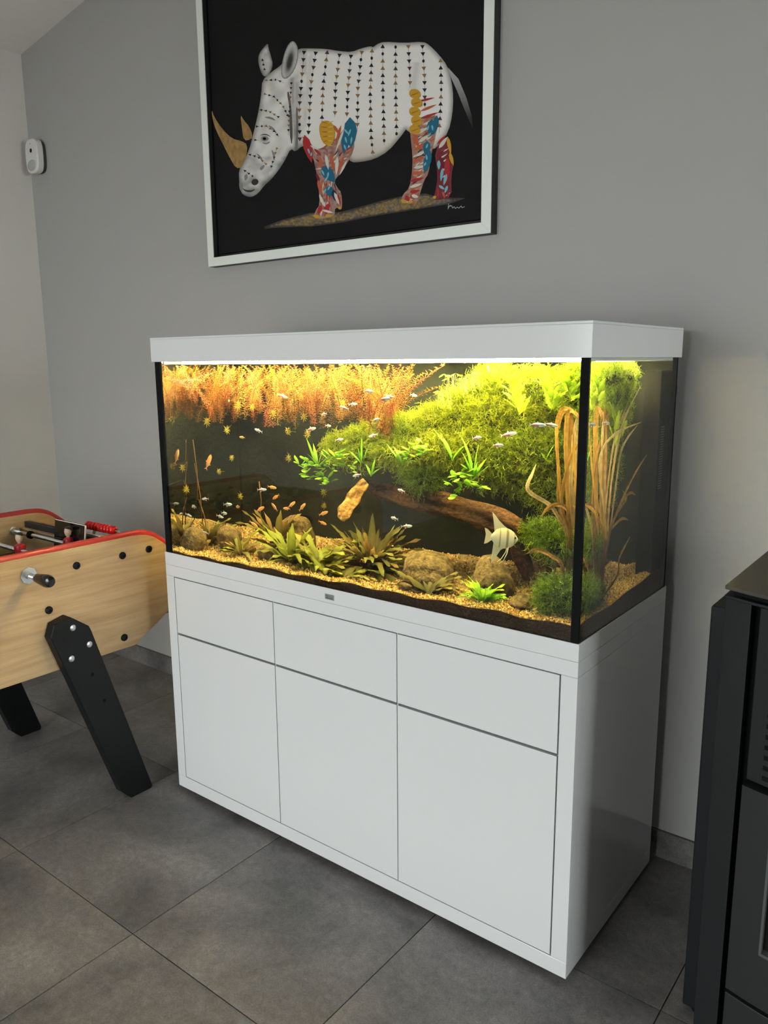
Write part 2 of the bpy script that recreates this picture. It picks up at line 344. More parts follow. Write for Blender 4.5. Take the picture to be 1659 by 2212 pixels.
# ================================================================== AQUARIUM
Z_RIM, Z_LB, Z_LT = .8767, 1.5022, 1.5776
tank = thing('aquarium', 'large glass aquarium planted with red and green water plants', 'aquarium', (W/2, D/2, Z_CT))
rim = MB()     # white tray frame round the foot of the tank
rim.box((0, 0, Z_CT), (W, .0035, Z_RIM)); rim.box((0, D-.0035, Z_CT), (W, D, Z_RIM)); rim.box((0, .0035, Z_CT), (.0035, D-.0035, Z_RIM)); rim.box((W-.0035, .0035, Z_CT), (W, D-.0035, Z_RIM))
rim.build('bottom_frame', M_WHITE, tank, bevel=.0007)
box_obj('bottom_pane', (GX0, GY0, Z_CT+.001), (GX1, GY1, Z_CT+.012), M_RUBBER, tank)
T = .008; PZ = Z_CT+.012
box_obj('front_pane', (GX0, GY0, PZ), (GX1, GY0+T, Z_LT-.03), M_PANE, tank)
box_obj('side_pane', (GX0, GY0+T+.0004, PZ), (GX0+T, GY1-T-.0004, Z_LT-.03), M_PANE, tank)
box_obj('side_pane', (GX1-T, GY0+T+.0004, PZ), (GX1, GY1-T-.0004, Z_LT-.03), M_PANE, tank)
box_obj('back_pane', (GX0, GY1-T, PZ), (GX1, GY1, Z_LT-.03), M_RUBBER, tank)
# black silicone joints at the four upright corners
for xa, sx in ((GX0, 1), (GX1, -1)):
    for ya, sy in ((GY0, 1), (GY1, -1)):
        q = MB(); x_in, y_in = xa+sx*T, ya+sy*T
        ww = .0105 if sx < 0 else .016
        poly = [(x_in, y_in), (x_in+sx*ww, y_in), (x_in, y_in+sy*.0095)]
        q.prism(poly, 'z', PZ, Z_LB+.02)
        q.box((min(xa+sx*.0004, x_in), min(ya+sy*T, ya+sy*.0088), PZ), (max(xa+sx*.0004, x_in), max(ya+sy*T, ya+sy*.0088), Z_LB+.02))
        if sy > 0: q.box((min(xa-sx*.0003, x_in+sx*ww), ya-.0006, PZ), (max(xa-sx*.0003, x_in+sx*ww), ya-.0002, Z_LB+.01))
        q.build('silicone_joint', M_RUBBER, tank)
# badge on the bottom frame
badge = MB().box((.7235, -.0012, .8445), (.7575, 0, .8600)).build('badge', mat('brushed_aluminium_badge', (.33, .33, .35), .35, metal=.6), tank, bevel=.0008)
mk = MB(); bz = .8445; bx = .7235
for poly in ([(.0035, .0125), (.0095, .0112), (.0120, .0070), (.0105, .0048), (.0080, .0092), (.0045, .0105)], [(.0130, .0085), (.0290, .0085), (.0290, .0078), (.0130, .0078)], [(.0035, .0052), (.0300, .0052), (.0300, .0030), (.0035, .0030)]):
    mk.prism([(bx+a, bz+b) for a, b in poly], 'y', -.0014, -.0011)
mk.build('badge_mark', mat('badge_print', (.09, .09, .10), .5), badge)
# black background sheet inside the back
M_BACK = mat('dark_background_sheet', (.0165, .020, .0175), .9, spec=0, noise=(6, .35, 5), bump=(40, .5, .006))
box_obj('background_sheet', (GX0+T+.001, GY1-T-.007, PZ), (GX1-T-.001, GY1-T-.003, Z_LB-.01), M_BACK, tank)
# water
wm = MB(); a = (GX0+T-.0002, GY0+T-.0002, PZ); b = (GX1-T+.0002, GY1-T-.0008, WATER_Z)
X0, Y0, Z0 = a; X1, Y1, Z1 = b
wm.add([(X0,Y0,Z0),(X1,Y0,Z0),(X1,Y1,Z0),(X0,Y1,Z0),(X0,Y0,Z1),(X1,Y0,Z1),(X1,Y1,Z1),(X0,Y1,Z1)], [(0,1,5,4),(1,2,6,5),(2,3,7,6),(3,0,4,7),(0,3,2,1)], 0)
wm.add([(X0,Y0,Z1),(X1,Y0,Z1),(X1,Y1,Z1),(X0,Y1,Z1)], [(0,1,2,3)], 1)
water = wm.build('water', [M_WATER, M_WTOP]); tag(water, 'clear amber tinted water filling the aquarium', 'water', kind='stuff')
# cables and clips behind the tank
cb = MB(); cb.tube([(1.46, .60, 1.50), (1.465, .605, 1.42), (1.455, .60, 1.1), (1.40, .60, .8), (1.30, .61, .5)], .004, 8)
tag(cb.build('power_cable', M_RUBBER, None, True), 'black power cable hanging down behind the aquarium', 'cable')

# hood with lamps
hood = thing('aquarium_hood', 'white aquarium hood closing the top of the tank', 'hood', (W/2, D/2, Z_LB))
HO = .0038; h = MB(); th = .006
h.box((-HO, -HO, Z_LT-.006), (W+HO, D, Z_LT)); h.box((-HO, -HO, Z_LB), (W+HO, -HO+th, Z_LT-.006)); h.box((-HO, D-th, Z_LB), (W+HO, D, Z_LT-.006))
h.box((-HO, -HO+th, Z_LB), (-HO+th, D-th, Z_LT-.006)); h.box((W+HO-th, -HO+th, Z_LB), (W+HO, D-th, Z_LT-.006))
h.build('hood_shell', M_WHITE, hood, bevel=.0012)
for nm_, a_, b_ in (('hood_light_stop', (GX0+T+.002, GY1-T-.004, 1.4945), (GX1-T-.002, GY1-T-.002, 1.54)), ('hood_light_stop', (GX0+T+.0012, GY0+T+.02, 1.4945), (GX0+T+.003, GY1-T-.006, 1.54)), ('hood_light_stop', (GX1-T-.003, GY0+T+.02, 1.4945), (GX1-T-.0012, GY1-T-.006, 1.54))):
    box_obj(nm_, a_, b_, M_WHITE, hood)  # strips added inside the glass to stop tube light leaking onto the wall
M_TUBE = mat('glowing_lamp_tube', (1, 1, 1), .4, emit=(1.0, .79, .34, 330))
for ya in (.085, .35):
    lb = box_obj('lamp_housing', (.04, ya-.02, 1.516), (1.45, ya+.02, 1.535), M_WHITE, hood)
    t = MB().tube([(.05, ya, 1.506), (1.44, ya, 1.506)], .0085, 12).build('lamp_tube', M_TUBE, lb, True)
    for xa in (.038, 1.436): box_obj('lamp_socket', (xa, ya-.012, 1.494), (xa+.014, ya+.012, 1.516), M_WHITE, lb)

# ================================================================== PAINTING
YC = YW-.020                                   # canvas surface
pic = thing('framed_painting', 'large framed painting of a patterned white rhinoceros on black above the aquarium', 'painting', (.215, YW, 1.875))
FX0, FX1, FZ0, FZ1 = -.441, .875, 1.881, 3.03; FW = .034; YFR = YW-.040
M_FRAME = mat('white_frame_front', (.74, .77, .74), .45); M_FRB = mat('black_frame_side', (.012, .012, .012), .5)
for nm, poly in (('frame_rail', [(FX0, FZ0), (FX1, FZ0), (FX1-FW, FZ0+FW), (FX0+FW, FZ0+FW)]), ('frame_rail', [(FX0, FZ1), (FX1, FZ1), (FX1-FW, FZ1-FW), (FX0+FW, FZ1-FW)]),
                 ('frame_stile', [(FX0, FZ0), (FX0+FW, FZ0+FW), (FX0+FW, FZ1-FW), (FX0, FZ1)]), ('frame_stile', [(FX1, FZ0), (FX1-FW, FZ0+FW), (FX1-FW, FZ1-FW), (FX1, FZ1)])):
    MB().prism(poly, 'y', YFR, YFR+.004).build(nm, M_FRAME, pic, bevel=.0008)
    cx = sum(p[0] for p in poly)/4; cz = sum(p[1] for p in poly)/4
    MB().prism(poly, 'y', YFR+.004, YW-.0005).build('frame_side', M_FRB, pic)
canvas = MB().box((FX0+FW+.012, YC, FZ0+FW+.014), (FX1-FW-.012, YW-.002, FZ1-FW-.014)).build('canvas', mat('black_canvas', (.0060, .0060, .0064), .6, spec=.15, bump=(700, .5, .0012)), pic)
box_obj('backing_board', (FX0+FW, YW-.004, FZ0+FW), (FX1-FW, YW-.001, FZ1-FW), M_FRB, pic)
def cp(X, Y, lift=0):      # painting coordinates (as drawn) -> point on the canvas
    q = on_y(400+X*.42194, Y*.42194, YC); q.y = YC-.0004-lift; return q
def inside(poly, x, y):
    c = False; n = len(poly)
    for i in range(n):
        (xa, ya), (xb, yb) = poly[i], poly[i-1]
        if (ya > y) != (yb > y) and x < (xb-xa)*(y-ya)/(yb-ya)+xa: c = not c
    return c
def edge_d(poly, x, y):
    best = 1e9; n = len(poly)
    for i in range(n):
        (xa, ya), (xb, yb) = poly[i], poly[i-1]; dx, dy = xb-xa, yb-ya; t = max(0, min(1, ((x-xa)*dx+(y-ya)*dy)/(dx*dx+dy*dy+1e-9)))
        best = min(best, math.hypot(x-xa-t*dx, y-ya-t*dy))
    return best
def smooth_poly(poly, it=1):
    for _ in range(it):
        n = len(poly); q = []
        for i in range(n):
            (xa, ya), (xb, yb) = poly[i], poly[(i+1) % n]; q += [(xa*.75+xb*.25, ya*.75+yb*.25), (xa*.25+xb*.75, ya*.25+yb*.75)]
        poly = q
    return poly
from mathutils.geometry import tessellate_polygon, delaunay_2d_cdt
def shaded_shape(mb, poly, fn, step, lift):
    """flat painted area: outline kept, interior points coloured by fn(x,y,distance to outline)"""
    xs = [p[0] for p in poly]; ys = [p[1] for p in poly]; pts = [Vector(p) for p in poly]; n = len(poly)
    y = min(ys)
    while y < max(ys):
        x = min(xs)
        while x < max(xs):
            if inside(poly, x, y) and edge_d(poly, x, y) > step*.45: pts.append(Vector((x+random.uniform(-1, 1)*step*.2, y+random.uniform(-1, 1)*step*.2)))
            x += step
        y += step
    vv, _, ff, _, _, _ = delaunay_2d_cdt(pts, [(i, (i+1) % n) for i in range(n)], [list(range(n))], 1, 1e-4)
    mb.add([cp(p.x, p.y, lift) for p in vv], [tuple(f) for f in ff], 0, [fn(p.x, p.y, edge_d(poly, p.x, p.y)) for p in vv])
def flat_shape(mb, poly, col, lift):
    tri = tessellate_polygon([[Vector((p[0], p[1], 0)) for p in poly]])
    mb.add([cp(p[0], p[1], lift) for p in poly], [tuple(t) for t in tri], 0, col)
def leaf_shape(mb, x0, y0, x1, y1, w, col, lift, bend=0):
    dx, dy = x1-x0, y1-y0; L = math.hypot(dx, dy); nx, ny = -dy/L, dx/L; poly = []
    for t, k in ((0, 0), (.2, .8), (.45, 1), (.75, .65), (1, 0)): poly.append((x0+dx*t+nx*(w*k+bend*4*t*(1-t)), y0+dy*t+ny*(w*k+bend*4*t*(1-t))))
    for t, k in ((.75, .65), (.45, 1), (.2, .8)): poly.append((x0+dx*t-nx*(w*k-bend*4*t*(1-t)), y0+dy*t-ny*(w*k-bend*4*t*(1-t))))
    flat_shape(mb, poly, col, lift)
BODY = [(395,410),(440,370),(490,335),(530,290),(580,248),(640,248),(720,250),(790,262),(852,267),(900,248),(950,236),(962,243),(985,225),(1020,213),(1120,220),(1220,213),(1250,230),(1300,280),(1345,340),(1365,420),(1374,500),(1368,590),(1350,670),(1310,730),(1270,770),(1180,760),(1140,650),(1100,705),(1040,775),(970,815),(900,830),(850,832),(830,800),(760,790),(680,790),(620,760),(600,745),(565,778),(540,760),(515,815),(480,870),(440,920),(405,950),(375,990),(340,1010),(310,1005),(285,985),(276,930),(275,870),(300,830),(330,760),(345,700),(360,640),(378,560),(390,480)]
def n2(x, y, s):
    return (math.sin(x/s+1.3*math.sin(y/s*1.7))+math.sin(y/s*1.31+1.7*math.sin(x/s*.8)))*.5
def rhino_tone(x, y, d):
    v = .74
    v *= min(1, .35+.65*min(1, d/26))
    if x < 620:      # head and neck: folds of the hide
        v *= .84+.16*n2(x*1.3+y*.35, y*.6, 21)
        v *= 1-.5*math.exp(-((x-(545+.06*(y-400)))/9)**2)*(1 if 400 < y < 770 else 0)-.35*math.exp(-((x-(578-.02*(y-400)))/8)**2)*(1 if 420 < y < 770 else 0)
        v *= 1-.6*math.exp(-(((x-405)/22)**2+((y-712)/16)**2))
        if y > 800: v *= .82+.22*n2(x, y, 14)
        v *= 1-.75*math.exp(-(((x-352)/20)**2+((y-930)/17)**2))-.6*math.exp(-(((x-330)/40)**2+((y-968)/6)**2))
    else:
        v *= 1-.30*max(0, min(1, (y-640)/190))*(1 if 820 < x < 1150 else .4)
        v *= 1-.22*math.exp(-((x-(1185-.15*(y-330)))/22)**2)*(1 if 320 < y < 460 else 0)
        v *= 1-.18*math.exp(-((x-(625+.08*(500-y)))/14)**2)*(1 if 280 < y < 620 else 0)
    w = max(0, min(1, (y-650)/170)) if x > 620 else 0
    return (max(v, .012), max(v*(.985-.08*w), .011), max(v*(.94-.16*w), .010))
art = MB(); shaded_shape(art, smooth_poly(BODY), rhino_tone, 11, 0)
EARL = [(372,300),(385,265),(405,240),(425,220),(428,250),(440,285),(450,330),(440,365),(415,395),(395,385),(380,345)]
EARR = [(490,370),(500,300),(520,240),(545,208),(565,215),(580,250),(578,310),(560,360),(530,400),(500,405)]
shaded_shape(art, smooth_poly(EARL), lambda x, y, d: tuple(k*(.62*min(1, .3+d/22)*(.8+.2*n2(x, y, 13))) for k in (1, .98, .95)), 9, .0002)
shaded_shape(art, smooth_poly(EARR), lambda x, y, d: tuple(k*(.60*max(.06, min(1, .3+d/12)-max(0, 1.25*math.exp(-(((x-535-(320-y)*.2)/20)**2+((y-315)/62)**2))))) for k in (1, .98, .96)), 8, .0002)
TAIL = [(1345,345),(1400,405),(1440,500),(1470,600),(1472,655),(1430,560),(1390,460),(1360,395)]
shaded_shape(art, TAIL, lambda x, y, d: tuple(k*max(.02, .35*(1-max(0, (y-380)/240))) for k in (1, 1, 1)), 12, .0001)
DK = (.03, .028, .028); MD = (.22, .21, .20)
for poly, c in (([(388,706),(402,696),(420,698),(430,710),(418,722),(398,722)], MD), ([(396,708),(406,702),(416,706),(414,716),(402,718)], DK), ([(380,696),(402,684),(428,690),(440,704),(426,694),(402,690)], DK), ([(392,728),(416,732),(436,722),(430,736),(408,740)], MD),
                ([(338,930),(352,915),(372,918),(378,935),(362,950),(344,946)], DK), ([(288,960),(310,972),(340,974),(362,966),(344,984),(312,984)], DK), ([(300,900),(318,888),(322,910),(308,930)], MD), ([(380,860),(402,842),(410,852),(390,876)], MD),
                ([(360,780),(390,800),(402,830),(384,812)], MD), ([(440,760),(462,790),(458,830),(450,800)], MD), ([(420,640),(452,650),(474,690),(450,666)], MD), ([(400,600),(440,596),(470,620),(436,610)], MD),
                ([(520,470),(536,560),(534,680),(546,752),(552,690),(546,560),(534,470)], (.10, .095, .09)), ([(566,560),(570,660),(562,770),(578,760),(582,640),(576,540)], (.16, .15, .15)), ([(276,930),(300,945),(290,985),(278,965)], MD)):
    flat_shape(art, smooth_poly(poly), c, .0002)
art.build('painted_rhino', M_PAINT, canvas)
hn = MB(); gold = lambda x, y, d: tuple(k*(.85+.25*n2(x*3, y*3, 9)) for k in (.36, .215, .075))
shaded_shape(hn, smooth_poly([(135,558),(150,600),(190,660),(240,710),(290,722),(320,740),(315,800),(290,858),(262,862),(235,820),(200,750),(160,670),(140,610)]), gold, 12, .0004)
shaded_shape(hn, smooth_poly([(283,585),(300,615),(330,650),(345,690),(340,715),(300,720),(292,660)]), gold, 12, .0003)
hn.build('painted_horn', M_PAINT, canvas)
gr = MB()
def ground_tone(x, y, d):
    k = random.random(); b = .55+.6*random.random()
    if d < 9: return (.05*b, .045*b, .04*b)
    return (.26*b, .17*b, .055*b) if abs(x-800+(y-1090)*3) < 330 and k < .6 else (.13*b, .115*b, .10*b)
shaded_shape(gr, [(405,1160),(500,1125),(640,1090),(800,1085),(1000,1030),(1100,1005),(1230,990),(1300,1010),(1435,1015),(1350,1045),(1200,1070),(950,1110),(800,1140),(650,1160),(470,1165),(410,1172)], ground_tone, 8, 0)
gr.build('painted_ground', M_PAINT, canvas)
RED, ORG, WHT, TEAL, CYAN, YEL, NAVY, MAR = (.36,.022,.024), (.46,.10,.035), (.60,.56,.50), (.012,.12,.20), (.16,.42,.50), (.52,.28,.02), (.006,.03,.06), (.14,.012,.022)
lg = MB()
FL1 = [(612,690),(640,730),(670,770),(740,740),(800,680),(845,610),(872,735),(850,805),(795,885),(762,930),(780,962),(800,985),(805,1050),(800,1075),(768,1060),(765,1108),(700,1122),(655,1115),(668,1080),(690,1045),(684,960),(672,880),(655,800),(620,760)]
FL2 = [(1150,660),(1190,600),(1250,600),(1292,585),(1285,700),(1262,780),(1247,890),(1225,920),(1200,1000),(1195,1030),(1160,1045),(1105,1035),(1112,1000),(1150,960),(1162,880),(1165,800)]
FL3 = [(1275,765),(1345,690),(1355,760),(1378,830),(1362,900),(1366,1012),(1290,1025),(1265,1020),(1280,990),(1295,900)]
for P_, c0, c1 in ((FL1, (.20, .05, .04), (.42, .30, .25)), (FL2, (.22, .06, .04), (.45, .30, .24)), (FL3, (.12, .012, .02), (.20, .03, .04))):
    shaded_shape(lg, smooth_poly(P_), lambda x, y, d, c0=c0, c1=c1: tuple(a+(b-a)*(.5+.5*n2(x*2, y*2, 11)) for a, b in zip(c0, c1)), 11, .0002)
LV = [  # x0,y0,x1,y1,halfwidth,colour
 (612,690,650,835,22,RED),(640,730,600,700,8,RED),(690,660,725,755,0,YEL),(845,600,850,760,34,TEAL),(835,650,812,790,24,TEAL),(700,850,770,935,30,TEAL),(735,950,745,1010,22,TEAL),(760,970,770,1030,14,NAVY),
 (760,640,790,690,8,ORG),(800,640,770,740,7,ORG),(815,660,770,780,6,WHT),(690,800,700,870,9,ORG),(720,790,735,870,9,WHT),(745,790,765,880,9,ORG),(780,800,775,900,9,WHT),(815,800,780,890,8,ORG),(830,820,790,900,6,WHT),
 (660,760,700,800,7,RED),(640,745,690,770,5,WHT),(680,920,700,1000,9,ORG),(690,1000,715,1060,8,WHT),(672,890,690,930,7,MAR),(765,985,790,1050,8,WHT),(780,990,800,1050,5,RED),(700,1050,680,1100,11,RED),(735,1040,720,1100,13,RED),(700,1075,760,1090,6,WHT),(655,1105,700,1112,8,YEL),(715,1110,755,1100,7,YEL),(785,1060,800,1072,7,YEL),
 (1195,520,1280,500,6,RED),(1205,570,1290,535,7,ORG),(1200,610,1300,575,7,RED),(1215,640,1290,610,6,WHT),(1160,660,1195,720,11,ORG),(1165,700,1205,760,10,ORG),(1180,690,1250,650,8,WHT),(1195,730,1250,690,9,WHT),(1170,770,1240,730,9,ORG),(1180,800,1240,770,8,WHT),(1165,830,1230,800,9,ORG),(1170,860,1235,850,8,WHT),(1160,890,1230,880,9,ORG),(1150,930,1225,910,9,RED),(1150,960,1215,940,8,WHT),(1150,985,1205,975,9,RED),(1160,1000,1195,1010,9,WHT),(1265,610,1255,700,22,TEAL),(1290,590,1275,690,16,TEAL),(1240,720,1235,800,20,TEAL),(1255,770,1225,890,20,TEAL),(1130,1000,1150,1035,11,RED),(1105,1025,1140,1038,9,YEL),(1145,1030,1168,1035,9,YEL),
 (1300,760,1345,700,10,WHT),(1290,740,1340,690,7,RED),(1345,700,1362,790,10,YEL),(1355,780,1375,850,10,YEL),(1310,800,1305,900,18,MAR),(1345,800,1340,940,15,RED),(1300,820,1300,870,9,CYAN),(1320,860,1310,930,8,CYAN),(1340,890,1325,950,8,CYAN),(1300,950,1330,970,7,CYAN),(1345,950,1330,990,7,CYAN),(1295,960,1300,1015,7,RED),(1320,980,1330,1015,6,ORG),(1345,985,1352,1010,6,RED),(1270,1015,1288,1005,8,YEL)]
rl = random.Random(3)
for P_, flow, n_, pal_ in ((FL1, (720, 860), 90, (ORG, WHT, RED, (.50, .22, .14), ORG, WHT, NAVY)), (FL2, None, 80, (ORG, WHT, RED, (.52, .26, .16), WHT, ORG, NAVY)), (FL3, None, 26, (RED, MAR, (.30, .04, .05), WHT))):
    xs = [p[0] for p in P_]; ys = [p[1] for p in P_]; made = 0
    for _ in range(1500):
        x, y = rl.uniform(min(xs), max(xs)), rl.uniform(min(ys), max(ys))
        if flow and y < 900: dx, dy = x-flow[0], y-flow[1]; q = math.hypot(dx, dy)+1; dx, dy = dx/q, dy/q
        elif flow: dx, dy = rl.uniform(-.3, .3), 1
        else: dx, dy = .85, -.5+rl.uniform(-.2, .2)
        L_ = rl.uniform(26, 52)
        if inside(P_, x, y) and inside(P_, x+dx*L_*.9, y+dy*L_*.9): leaf_shape(lg, x, y, x+dx*L_, y+dy*L_, rl.uniform(2.5, 4.6), rl.choice(pal_), .0006+made*3e-6, rl.uniform(-3, 3)); made += 1
        if made >= n_: break
for i_, a in enumerate(LV):
    if a[4] > 0: leaf_shape(lg, *a[:5], a[5], .0010+i_*5e-6)
for x0, y0, x1, y1 in ((815,660,840,690),(850,660,835,700),(820,700,830,735),(855,700,850,740),(815,740,825,770),(700,870,715,900),(735,880,730,915),(715,930,735,900),(745,950,730,975),(710,990,725,965),(1240,670,1250,640),(1265,640,1270,670),(1245,700,1260,680),(1235,760,1245,735),(1240,820,1235,790),(1225,850,1235,830),(630,760,640,790),(645,800,650,780)):
    leaf_shape(lg, x0, y0, x1, y1, 5, CYAN, .00145+x0*1e-7)
for cx, cy_, rx, ry in ((728, 672, 42, 62), ):
    flat_shape(lg, smooth_poly([(cx-rx,cy_-20),(cx-rx*.7,cy_-ry*.8),(cx,cy_-ry*.9),(cx+rx*.6,cy_-ry*.7),(cx+rx,cy_),(cx+rx*.9,cy_+ry*.8),(cx+rx*.3,cy_+ry*1.3),(cx-rx*.3,cy_+ry*1.1),(cx-rx*.8,cy_+ry*.6)]), YEL, .0016)
    for k in range(6): leaf_shape(lg, cx+4, cy_-40+k*22, cx-34+k*3, cy_-48+k*26, 2.5, (.30, .14, .01), .0019); leaf_shape(lg, cx+4, cy_-40+k*22, cx+36, cy_-52+k*26, 2.5, (.62, .42, .10), .0019)
for k in range(5):
    x, y = 1176+2*(k % 2)*5, 480+k*46
    flat_shape(lg, smooth_poly([(x-26,y-20),(x+10,y-26),(x+32,y-4),(x+28,y+22),(x-4,y+26),(x-28,y+12)]), YEL, .0016+k*6e-6)
    leaf_shape(lg, x-20, y+10, x+26, y-6, 2.5, (.30, .14, .01), .0019)
lg.build('painted_leaves', M_PAINT, canvas)['kind'] = 'stuff'
tr = MB()
def triangle(x, y, s, ang, col):
    flat_shape(tr, [(x+s*math.cos(ang+k), y+s*.85*math.sin(ang+k)) for k in (0, 2.25, -2.25)], col, .0005)
def bead_line(pts, step, s, ang0=None):
    segs = [math.dist(pts[i], pts[i+1]) for i in range(len(pts)-1)]; total = sum(segs); t = step*.3; k = 0
    while t < total:
        u = t; i = 0
        while i < len(segs)-1 and u > segs[i]: u -= segs[i]; i += 1
        f = u/segs[i]; x = pts[i][0]+(pts[i+1][0]-pts[i][0])*f; y = pts[i][1]+(pts[i+1][1]-pts[i][1])*f
        ang = math.atan2(pts[i+1][1]-pts[i][1], pts[i+1][0]-pts[i][0])
        col = ((.010, .009, .010), (.22, .12, .045), (.016, .013, .014), (.25, .14, .05), (.07, .03, .03))[(k*7+int(pts[0][0])) % 5]
        if (k+int(pts[0][0]/9)) % 6 == 5: flat_shape(tr, [(x+s*.45*math.cos(a*PI/4), y+s*.6*math.sin(a*PI/4)) for a in range(8)], (.010, .009, .010), .0005)
        else: triangle(x, y, s, ang+(0 if (int(pts[0][0]/7)) % 2 else PI), col)
        t += step; k += 1
    for i in range(len(pts)-1):
        (xa, ya), (xb, yb) = pts[i], pts[i+1]; L = math.dist(pts[i], pts[i+1]); nx, ny = -(yb-ya)/L*.8, (xb-xa)/L*.8
        flat_shape(tr, [(xa-nx, ya-ny), (xb-nx, yb-ny), (xb+nx, yb+ny), (xa+nx, ya+ny)], (.16, .14, .13), .0003)
for c in ([(610,258),(598,400),(585,550),(588,740)],[(670,262),(645,430),(632,680)],[(729,258),(706,450),(700,640)],[(792,272),(770,450),(767,600)],[(850,278),(835,440),(828,600)],[(906,258),(885,450),(882,670)],[(958,250),(948,480),(952,690),(963,800)],[(1012,228),(1013,460),(1020,745)],[(1078,230),(1078,440),(1083,690)],[(1143,228),(1152,400),(1152,450)],[(1215,228),(1226,400),(1228,560)],[(1308,300),(1312,450),(1306,600),(1300,680)]): bead_line(c, 37, 15)
for c in ([(408,412),(470,408),(505,425)],[(403,480),(455,495),(500,540),(530,600)],[(382,562),(430,570),(480,600)],[(362,648),(415,645),(460,675),(480,700)],[(545,420),(535,560),(528,690)],[(330,715),(380,718)],[(395,300),(410,370)],[(325,790),(375,805),(420,845)],[(300,870),(350,905)],[(440,860),(470,760)]): bead_line(c, 24, 9.5)
tr.build('painted_triangles', M_PAINT, canvas)['kind'] = 'stuff'
sg = MB()
for pts in ([(1350,1042),(1346,1072),(1352,1056),(1362,1050)],[(1346,1058),(1366,1054),(1370,1066),(1378,1058),(1384,1068),(1394,1060),(1402,1066),(1414,1054),(1418,1064),(1432,1058)]):
    for (xa, ya), (xb, yb) in zip(pts, pts[1:]):
        L = math.dist((xa, ya), (xb, yb)); nx, ny = -(yb-ya)/L*1.2, (xb-xa)/L*1.2
        flat_shape(sg, [(xa-nx, ya-ny), (xb-nx, yb-ny), (xb+nx, yb+ny), (xa+nx, ya+ny)], (.5, .5, .5), .0005)
sg.build('signature', M_PAINT, canvas)

# ================================================================== MOTION DETECTOR
det = thing('motion_detector', 'small white oval motion detector high up beside the wall corner', 'detector', (-1.70, YW, 2.49))
M_WPL = mat('white_plastic', (.66, .66, .63), .4)
cx, cz, hw, hh = -1.700, 2.4955, .056, .079
outl = []
for k in range(40):
    a = 2*PI*k/40; n_ = 3.2; outl.append((cx+hw*math.copysign(abs(math.cos(a))**(2/n_), math.cos(a)), cz+hh*math.copysign(abs(math.sin(a))**(2/n_), math.sin(a))))
MB().prism(outl, 'y', YW-.052, YW-.016).build('detector_housing', M_WPL, det, bevel=.008, seg=3)
MB().prism([(cx+(x-cx)*.86, cz+(z-cz)*.92) for x, z in outl], 'y', YW-.016, YW).build('detector_bracket', mat('dark_grey_plastic', (.05, .048, .045), .6), det)
MB().lathe([(0, .0095), (.002, .0095), (.003, .006)], (cx+.002, YW-.0518, cz+.024), (0, -1, 0), 16).build('detector_lens', M_BLACK, det, sharp=.5)
MB().lathe([(0, .003), (.001, .0025)], (cx, YW-.052, cz+.055), (0, -1, 0), 10).build('detector_led', mat('grey_led', (.2, .2, .2), .3), det)
MB().ball((cx, YW-.046, cz-.043), (.043, .016, .028), 20).build('detector_window', mat('frosted_detector_window', (.42, .42, .43), .25), det, True)

# ================================================================== TABLE FOOTBALL
tf = thing('football_table', 'oak table football game with red edging and black splayed legs', 'game table', (-.495, -.5, 0))
PXO, PXI, FXI, FXO = -.135, -.163, -.825, -.853      # near panel outer/inner, far panel inner/outer
prof = [(-1.36, .53)]
def curve(pts, n=6):
    out = []
    for i in range(len(pts)-1):
        p0 = Vector(pts[max(i-1, 0)]); p1 = Vector(pts[i]); p2 = Vector(pts[i+1]); p3 = Vector(pts[min(i+2, len(pts)-1)])
        for k in range(n):
            t = k/n; out.append(.5*((2*p1)+(p2-p0)*t+(2*p0-5*p1+4*p2-p3)*t*t+(3*p1-p0-3*p2+p3)*t**3))
    out.append(Vector(pts[-1])); return out
low = [tuple(p) for p in curve([(-.041, .531), (-.013, .552), (.048, .586), (.094, .614), (.150, .645)], 4)]
top = [tuple(p) for p in curve([(.160, .78), (.135, .832), (.102, .865), (.060, .897), (.020, .913), (-.03, .918)], 4)]
half = low+top
yc = -.60
mirror = [(2*yc-y, z) for y, z in half[::-1]]
profile = half+mirror
for xa, xb in ((PXI, PXO), (FXO, FXI)):
    sp = MB().prism(profile, 'x', xa, xb).build('side_panel', M_OAK, tf, bevel=.002)
    xm = (xa+xb)/2; tp = top+[(2*yc-y, z) for y, z in top[::-1]]
    path = [Vector((xm, y, z)) for y, z in tp]
    t_ = MB().tube(path, .0168, 12, flat=.62).build('red_edging', M_RED, tf, True); tag(t_, 'rounded red plastic edging')
# black cap bolts on the near panel, and escutcheon with handle
for y, z in ((-.244, .859), (-.074, .858), (.032, .860), (-.350, .737), (-.090, .571)):
    MB().lathe([(0, .0125), (.004, .0125), (.0075, .009), (.0078, .005), (.004, .0045), (.004, 0)], (PXO, y, z), (1, 0, 0), 18).build('bolt_cap', M_BLACK, tf, sharp=.6)
